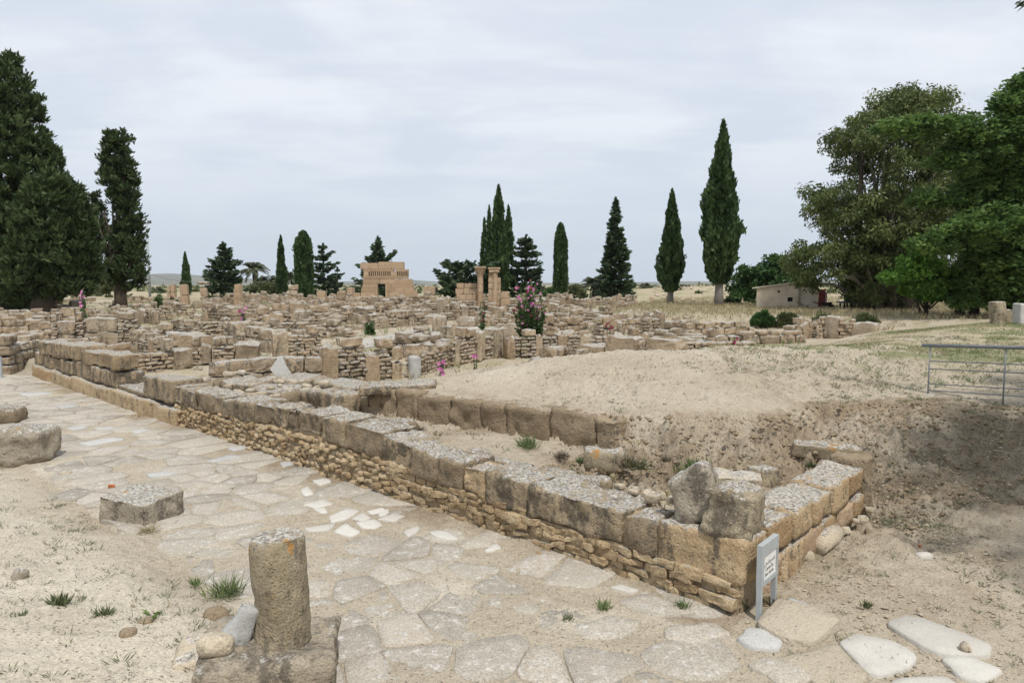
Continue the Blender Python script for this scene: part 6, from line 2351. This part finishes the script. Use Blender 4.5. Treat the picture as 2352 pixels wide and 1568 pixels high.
tufts('wall_foot_weeds', x, y, .06, 6, M_WEED, 28, .6, .008, .9)
x, y = scatter(2600, lambda x, y, s, t, g: (s < .5) & (sdP(x, y) < .8) & (sdP(x, y) > -2.8) & (x > 4.6), (4, 14), (7, 15), 25)
tufts('slope_weeds', x, y, .05, 12, M_WEED, 26, .9, .008, 1.0)

PL = 'single weeds growing in the sand'
for i, (u, vb, hgt, nb, mt, lab, wd) in enumerate((
        (135, 1395, .15, 120, M_WEED, 'spreading blue green thistle in the sandy bank', .022),
        (240, 1415, .13, 90, M_WEED, 'feathery green weed right of the thistle', .014),
        (48, 1422, .10, 70, M_WEED, 'small blue green weed left of the thistle', .016),
        (352, 1416, .12, 5, M_GRN, 'two broad bright green leaves in the sand', .07),
        (520, 1372, .30, 170, M_TUFT, 'bushy grass clump behind the column stub', .012),
        (450, 1345, .14, 70, M_TUFT, 'small green grass tuft left of the bushy clump', .01),
        (1388, 1400, .14, 70, M_TUFT, 'green tuft between the paving slabs near the wall', .012),
        (1566, 1400, .13, 70, M_TUFT, 'green tuft at the foot of the street wall near the sign', .012),
        (1304, 1425, .10, 40, M_WEED, 'little green tuft between slabs, left of the others', .01),
        (1212, 1030, .32, 260, M_TUFT, 'round green grass tuft in the sandy trench', .010),
        (1598, 1095, .36, 140, M_TUFT, 'leafy green weed behind the wall left of the boulders', .035),
        (1460, 1078, .34, 110, M_OLV, 'dark twiggy weed with yellow flowers right of the orange brown block', .014),
        (1865, 1075, .14, 50, M_WEED, 'green weed on top of the return wall', .03),
        (1700, 1395, .20, 60, M_WEED, 'leafy weed in the shade between wall end and sign', .03),
        (1785, 1392, .16, 90, M_STRAW, 'dry leaf litter under the sign', .04),
        (340, 1225, .22, 90, M_STRAW, 'dry grass clump under the sunken grey topped block', .012),
        (1990, 1395, .10, 50, M_WEED, 'small green weed on the dirt right of the tan slab', .014),
        (660, 1478, .08, 30, M_HOLY, 'tiny green weed at the foot of the column stub', .02),
        (960, 990, .20, 200, M_TWIG, 'flat dry brown brush in the trench behind the wall', .008),
        (1290, 1052, .20, 220, M_TWIG, 'dry brown brush under the buried wall, right of the green tuft', .008),
        (1440, 1072, .30, 240, M_TWIG, 'dark dry bush beside the orange brown block', .008),
        (1335, 1065, .16, 110, M_TUFT, 'low yellow green weed left of the orange brown block', .012),
        (1530, 1060, .16, 140, M_TWIG, 'thin dry brush at the foot of the slumped earth', .008),
        (1650, 1640, .1, 10, M_WEED, 'low weed', .02))):
    if vb > 1600:
        continue
    p = G(u, vb)
    zz = .36 if u == 660 else p.z
    g = np.random.default_rng(900 + i)
    th = g.uniform(0, 2 * math.pi, nb)
    el = g.uniform(.15, 1.0, nb) if mt not in (M_WEED, M_TUFT) else g.uniform(.5, 1.3, nb)
    D = np.stack([np.cos(th) * np.cos(el), np.sin(th) * np.cos(el), np.sin(el)], -1)
    f = g.uniform(.35, 1, nb)
    base = np.stack([g.normal(size=nb), g.normal(size=nb), 0 * th], -1) * hgt * .22
    me = leaf_quads(base + D * (hgt * .5 * f)[:, None], D, hgt * f, wd, 77 + i, g.uniform(0, 1, nb), 'weed', mt, .1)
    tag(ob('weed', me, None, (p.x, p.y, zz)), lab, 'weed', PL)


def gravel(name, x, y, smin, smax, mat, seed, flat=.6):
    g = np.random.default_rng(seed)
    n = len(x)
    z = H(x, y)
    O = np.array([(1, 0, 0), (0, 1, 0), (-1, 0, 0), (0, -1, 0), (0, 0, 1), (0, 0, -1)], float)
    T = np.array([(0, 1, 4), (1, 2, 4), (2, 3, 4), (3, 0, 4), (1, 0, 5), (2, 1, 5), (3, 2, 5), (0, 3, 5)])
    sz = smin + (smax - smin) * g.uniform(0, 1, n) ** 3
    th = g.uniform(0, 2 * math.pi, n)
    V = O[None] * (g.uniform(.6, 1.3, (n, 6, 1))) * sz[:, None, None] * .5
    c, s_ = np.cos(th)[:, None], np.sin(th)[:, None]
    X = V[:, :, 0] * c - V[:, :, 1] * s_ * .75
    Yv = V[:, :, 0] * s_ + V[:, :, 1] * c * .75
    Z = V[:, :, 2] * flat
    V = np.stack([X + x[:, None], Yv + y[:, None], Z + z[:, None] + sz[:, None] * .12], -1).reshape(-1, 3)
    F = (T[None] + (np.arange(n) * 6)[:, None, None]).reshape(-1, 3)
    ob(name, mesh_np(name, V, F, mat, False), kind='stuff')


x, y = scatter(15000, lambda x, y, s, t, g: (s < .2) & (sdP(x, y) < .2) & (x > 2.2), (2, 10), (4, 14), 31)
gravel('dirt_gravel', x, y, .012, .07, M_SAND, 32)
x, y = scatter(9000, lambda x, y, s, t, g: (t < -3.3) & (s > 1.6), (-10, 2), (3, 12), 33)
gravel('bank_gravel', x, y, .006, .032, M_SAND, 34)
x, y = scatter(9000, lambda x, y, s, t, g: (t < 0) & (t > -3.5), (-14, 8), (4, 18), 35)
gravel('street_gravel', x, y, .006, .028, M_SAND, 36)
x, y = scatter(9000, lambda x, y, s, t, g: (sdP(x, y) > -2.6) & (s < 9.5) & (y < 20), (-4, 14), (8, 20), 37)
gravel('mound_gravel', x, y, .012, .06, M_EARTH, 38)
x, y = scatter(12000, lambda x, y, s, t, g: (sdP(x, y) > 0) & (fbm2(x, y, .8, 3, 91) + g.uniform(-.4, .4, len(x)) > .1) & (y < 26), (-4, 14), (9, 26), 49)
tufts('dry_litter', x, y, .05, 3, M_TWIG, 50, .9, .006, 3.0)
x, y = scatter(5000, lambda x, y, s, t, g: (t < -3.3) & (s > 1.6) & (fbm2(x, y, .9, 3, 92) + g.uniform(-.4, .4, len(x)) > .1), (-12, 3), (3, 12), 51)
tufts('bank_litter', x, y, .04, 3, M_TWIG, 52, .9, .005, 3.0)
x, y = scatter(5000, lambda x, y, s, t, g: (sdP(x, y) > -2.4) & (sdP(x, y) < .2) & (s < 3.9) & (x < 9), (0, 9), (8, 14), 47)
gravel('slump_clods', x, y, .02, .13, M_EARTH, 48, .8)
x, y = scatter(1800, lambda x, y, s, t, g: (t < -.02) & (t > -.35) & (s > 2) & (fbm2(x, y, .6, 2, 71) > -.1), (-16, 3), (6, 22), 39)
gravel('wall_foot_rubble', x, y, .03, .13, M_RUB, 40, .8)
x, y = scatter(6000, lambda x, y, s, t, g: (t > .9) & (sdP(x, y) < -.8) & (poly_sd(TERRACE, x, y) < 0) & (fbm2(x, y, .4, 2, 72) > -.1), (-50, 14), (14, 70), 41)
gravel('ruin_rubble', x, y, .06, .34, M_FAR, 42, .7)
x, y = scatter(900, lambda x, y, s, t, g: (y > 70) & (x > .2 * y), (15, 70), (70, 135), 43)
gravel('far_rubble', x, y, .2, 1.1, M_SAND, 44, .6)
pp = W(2, 868, 0)
tag(ob('sign_post', Join().box(-.05, .05, -.03, .03, -.1, .75).mesh('sign_post', M_SIGNF), None, (pp.x, pp.y, 0)), 'narrow grey metal post at the left edge in front of the street wall', 'post')
# scrub on the plain beyond the ruins
g = np.random.default_rng(555)
n = 700
sy = g.uniform(96, 420, n)
sx = g.uniform(-.85, .85, n) * sy
C, D, rn = [], [], []
for i in range(n):
    r_ = g.uniform(.5, 1.6) * (1.5 if sy[i] > 200 else 1)
    m = 26
    d = g.normal(size=(m, 3))
    d /= np.linalg.norm(d, axis=1, keepdims=True)
    c = d * r_ * g.uniform(.3, 1, (m, 1))
    c[:, 2] = np.abs(c[:, 2]) * .7
    C.append(c + np.array([sx[i], sy[i], hz(sx[i], sy[i])]))
    D.append(d)
    rn.append(np.clip(g.uniform(.1, .9) + g.normal(size=m) * .15, 0, 1))
ob('distant_scrub', leaf_quads(np.concatenate(C), np.concatenate(D), .8, .5, 3, np.concatenate(rn), 'distant_scrub', M_OLV), kind='stuff')
print('objects', len(bpy.data.objects))

# ------------------------------------------------------------------ the air between here and the hills
j = Join().box(-9600, 9600, -9600, 9600, -9.0, 420.0)
hm = bpy.data.materials.new('haze')
hm.use_nodes = True
hn = hm.node_tree
hn.nodes.clear()
pv = hn.nodes.new('ShaderNodeVolumePrincipled')
pv.inputs['Color'].default_value = (0.86, 0.91, 0.97, 1)
pv.inputs['Density'].default_value = 0.00007
ho = hn.nodes.new('ShaderNodeOutputMaterial')
hn.links.new(pv.outputs[0], ho.inputs['Volume'])
ob('haze', j.mesh('haze', hm), kind='stuff')
SC.cycles.volume_bounces = 0
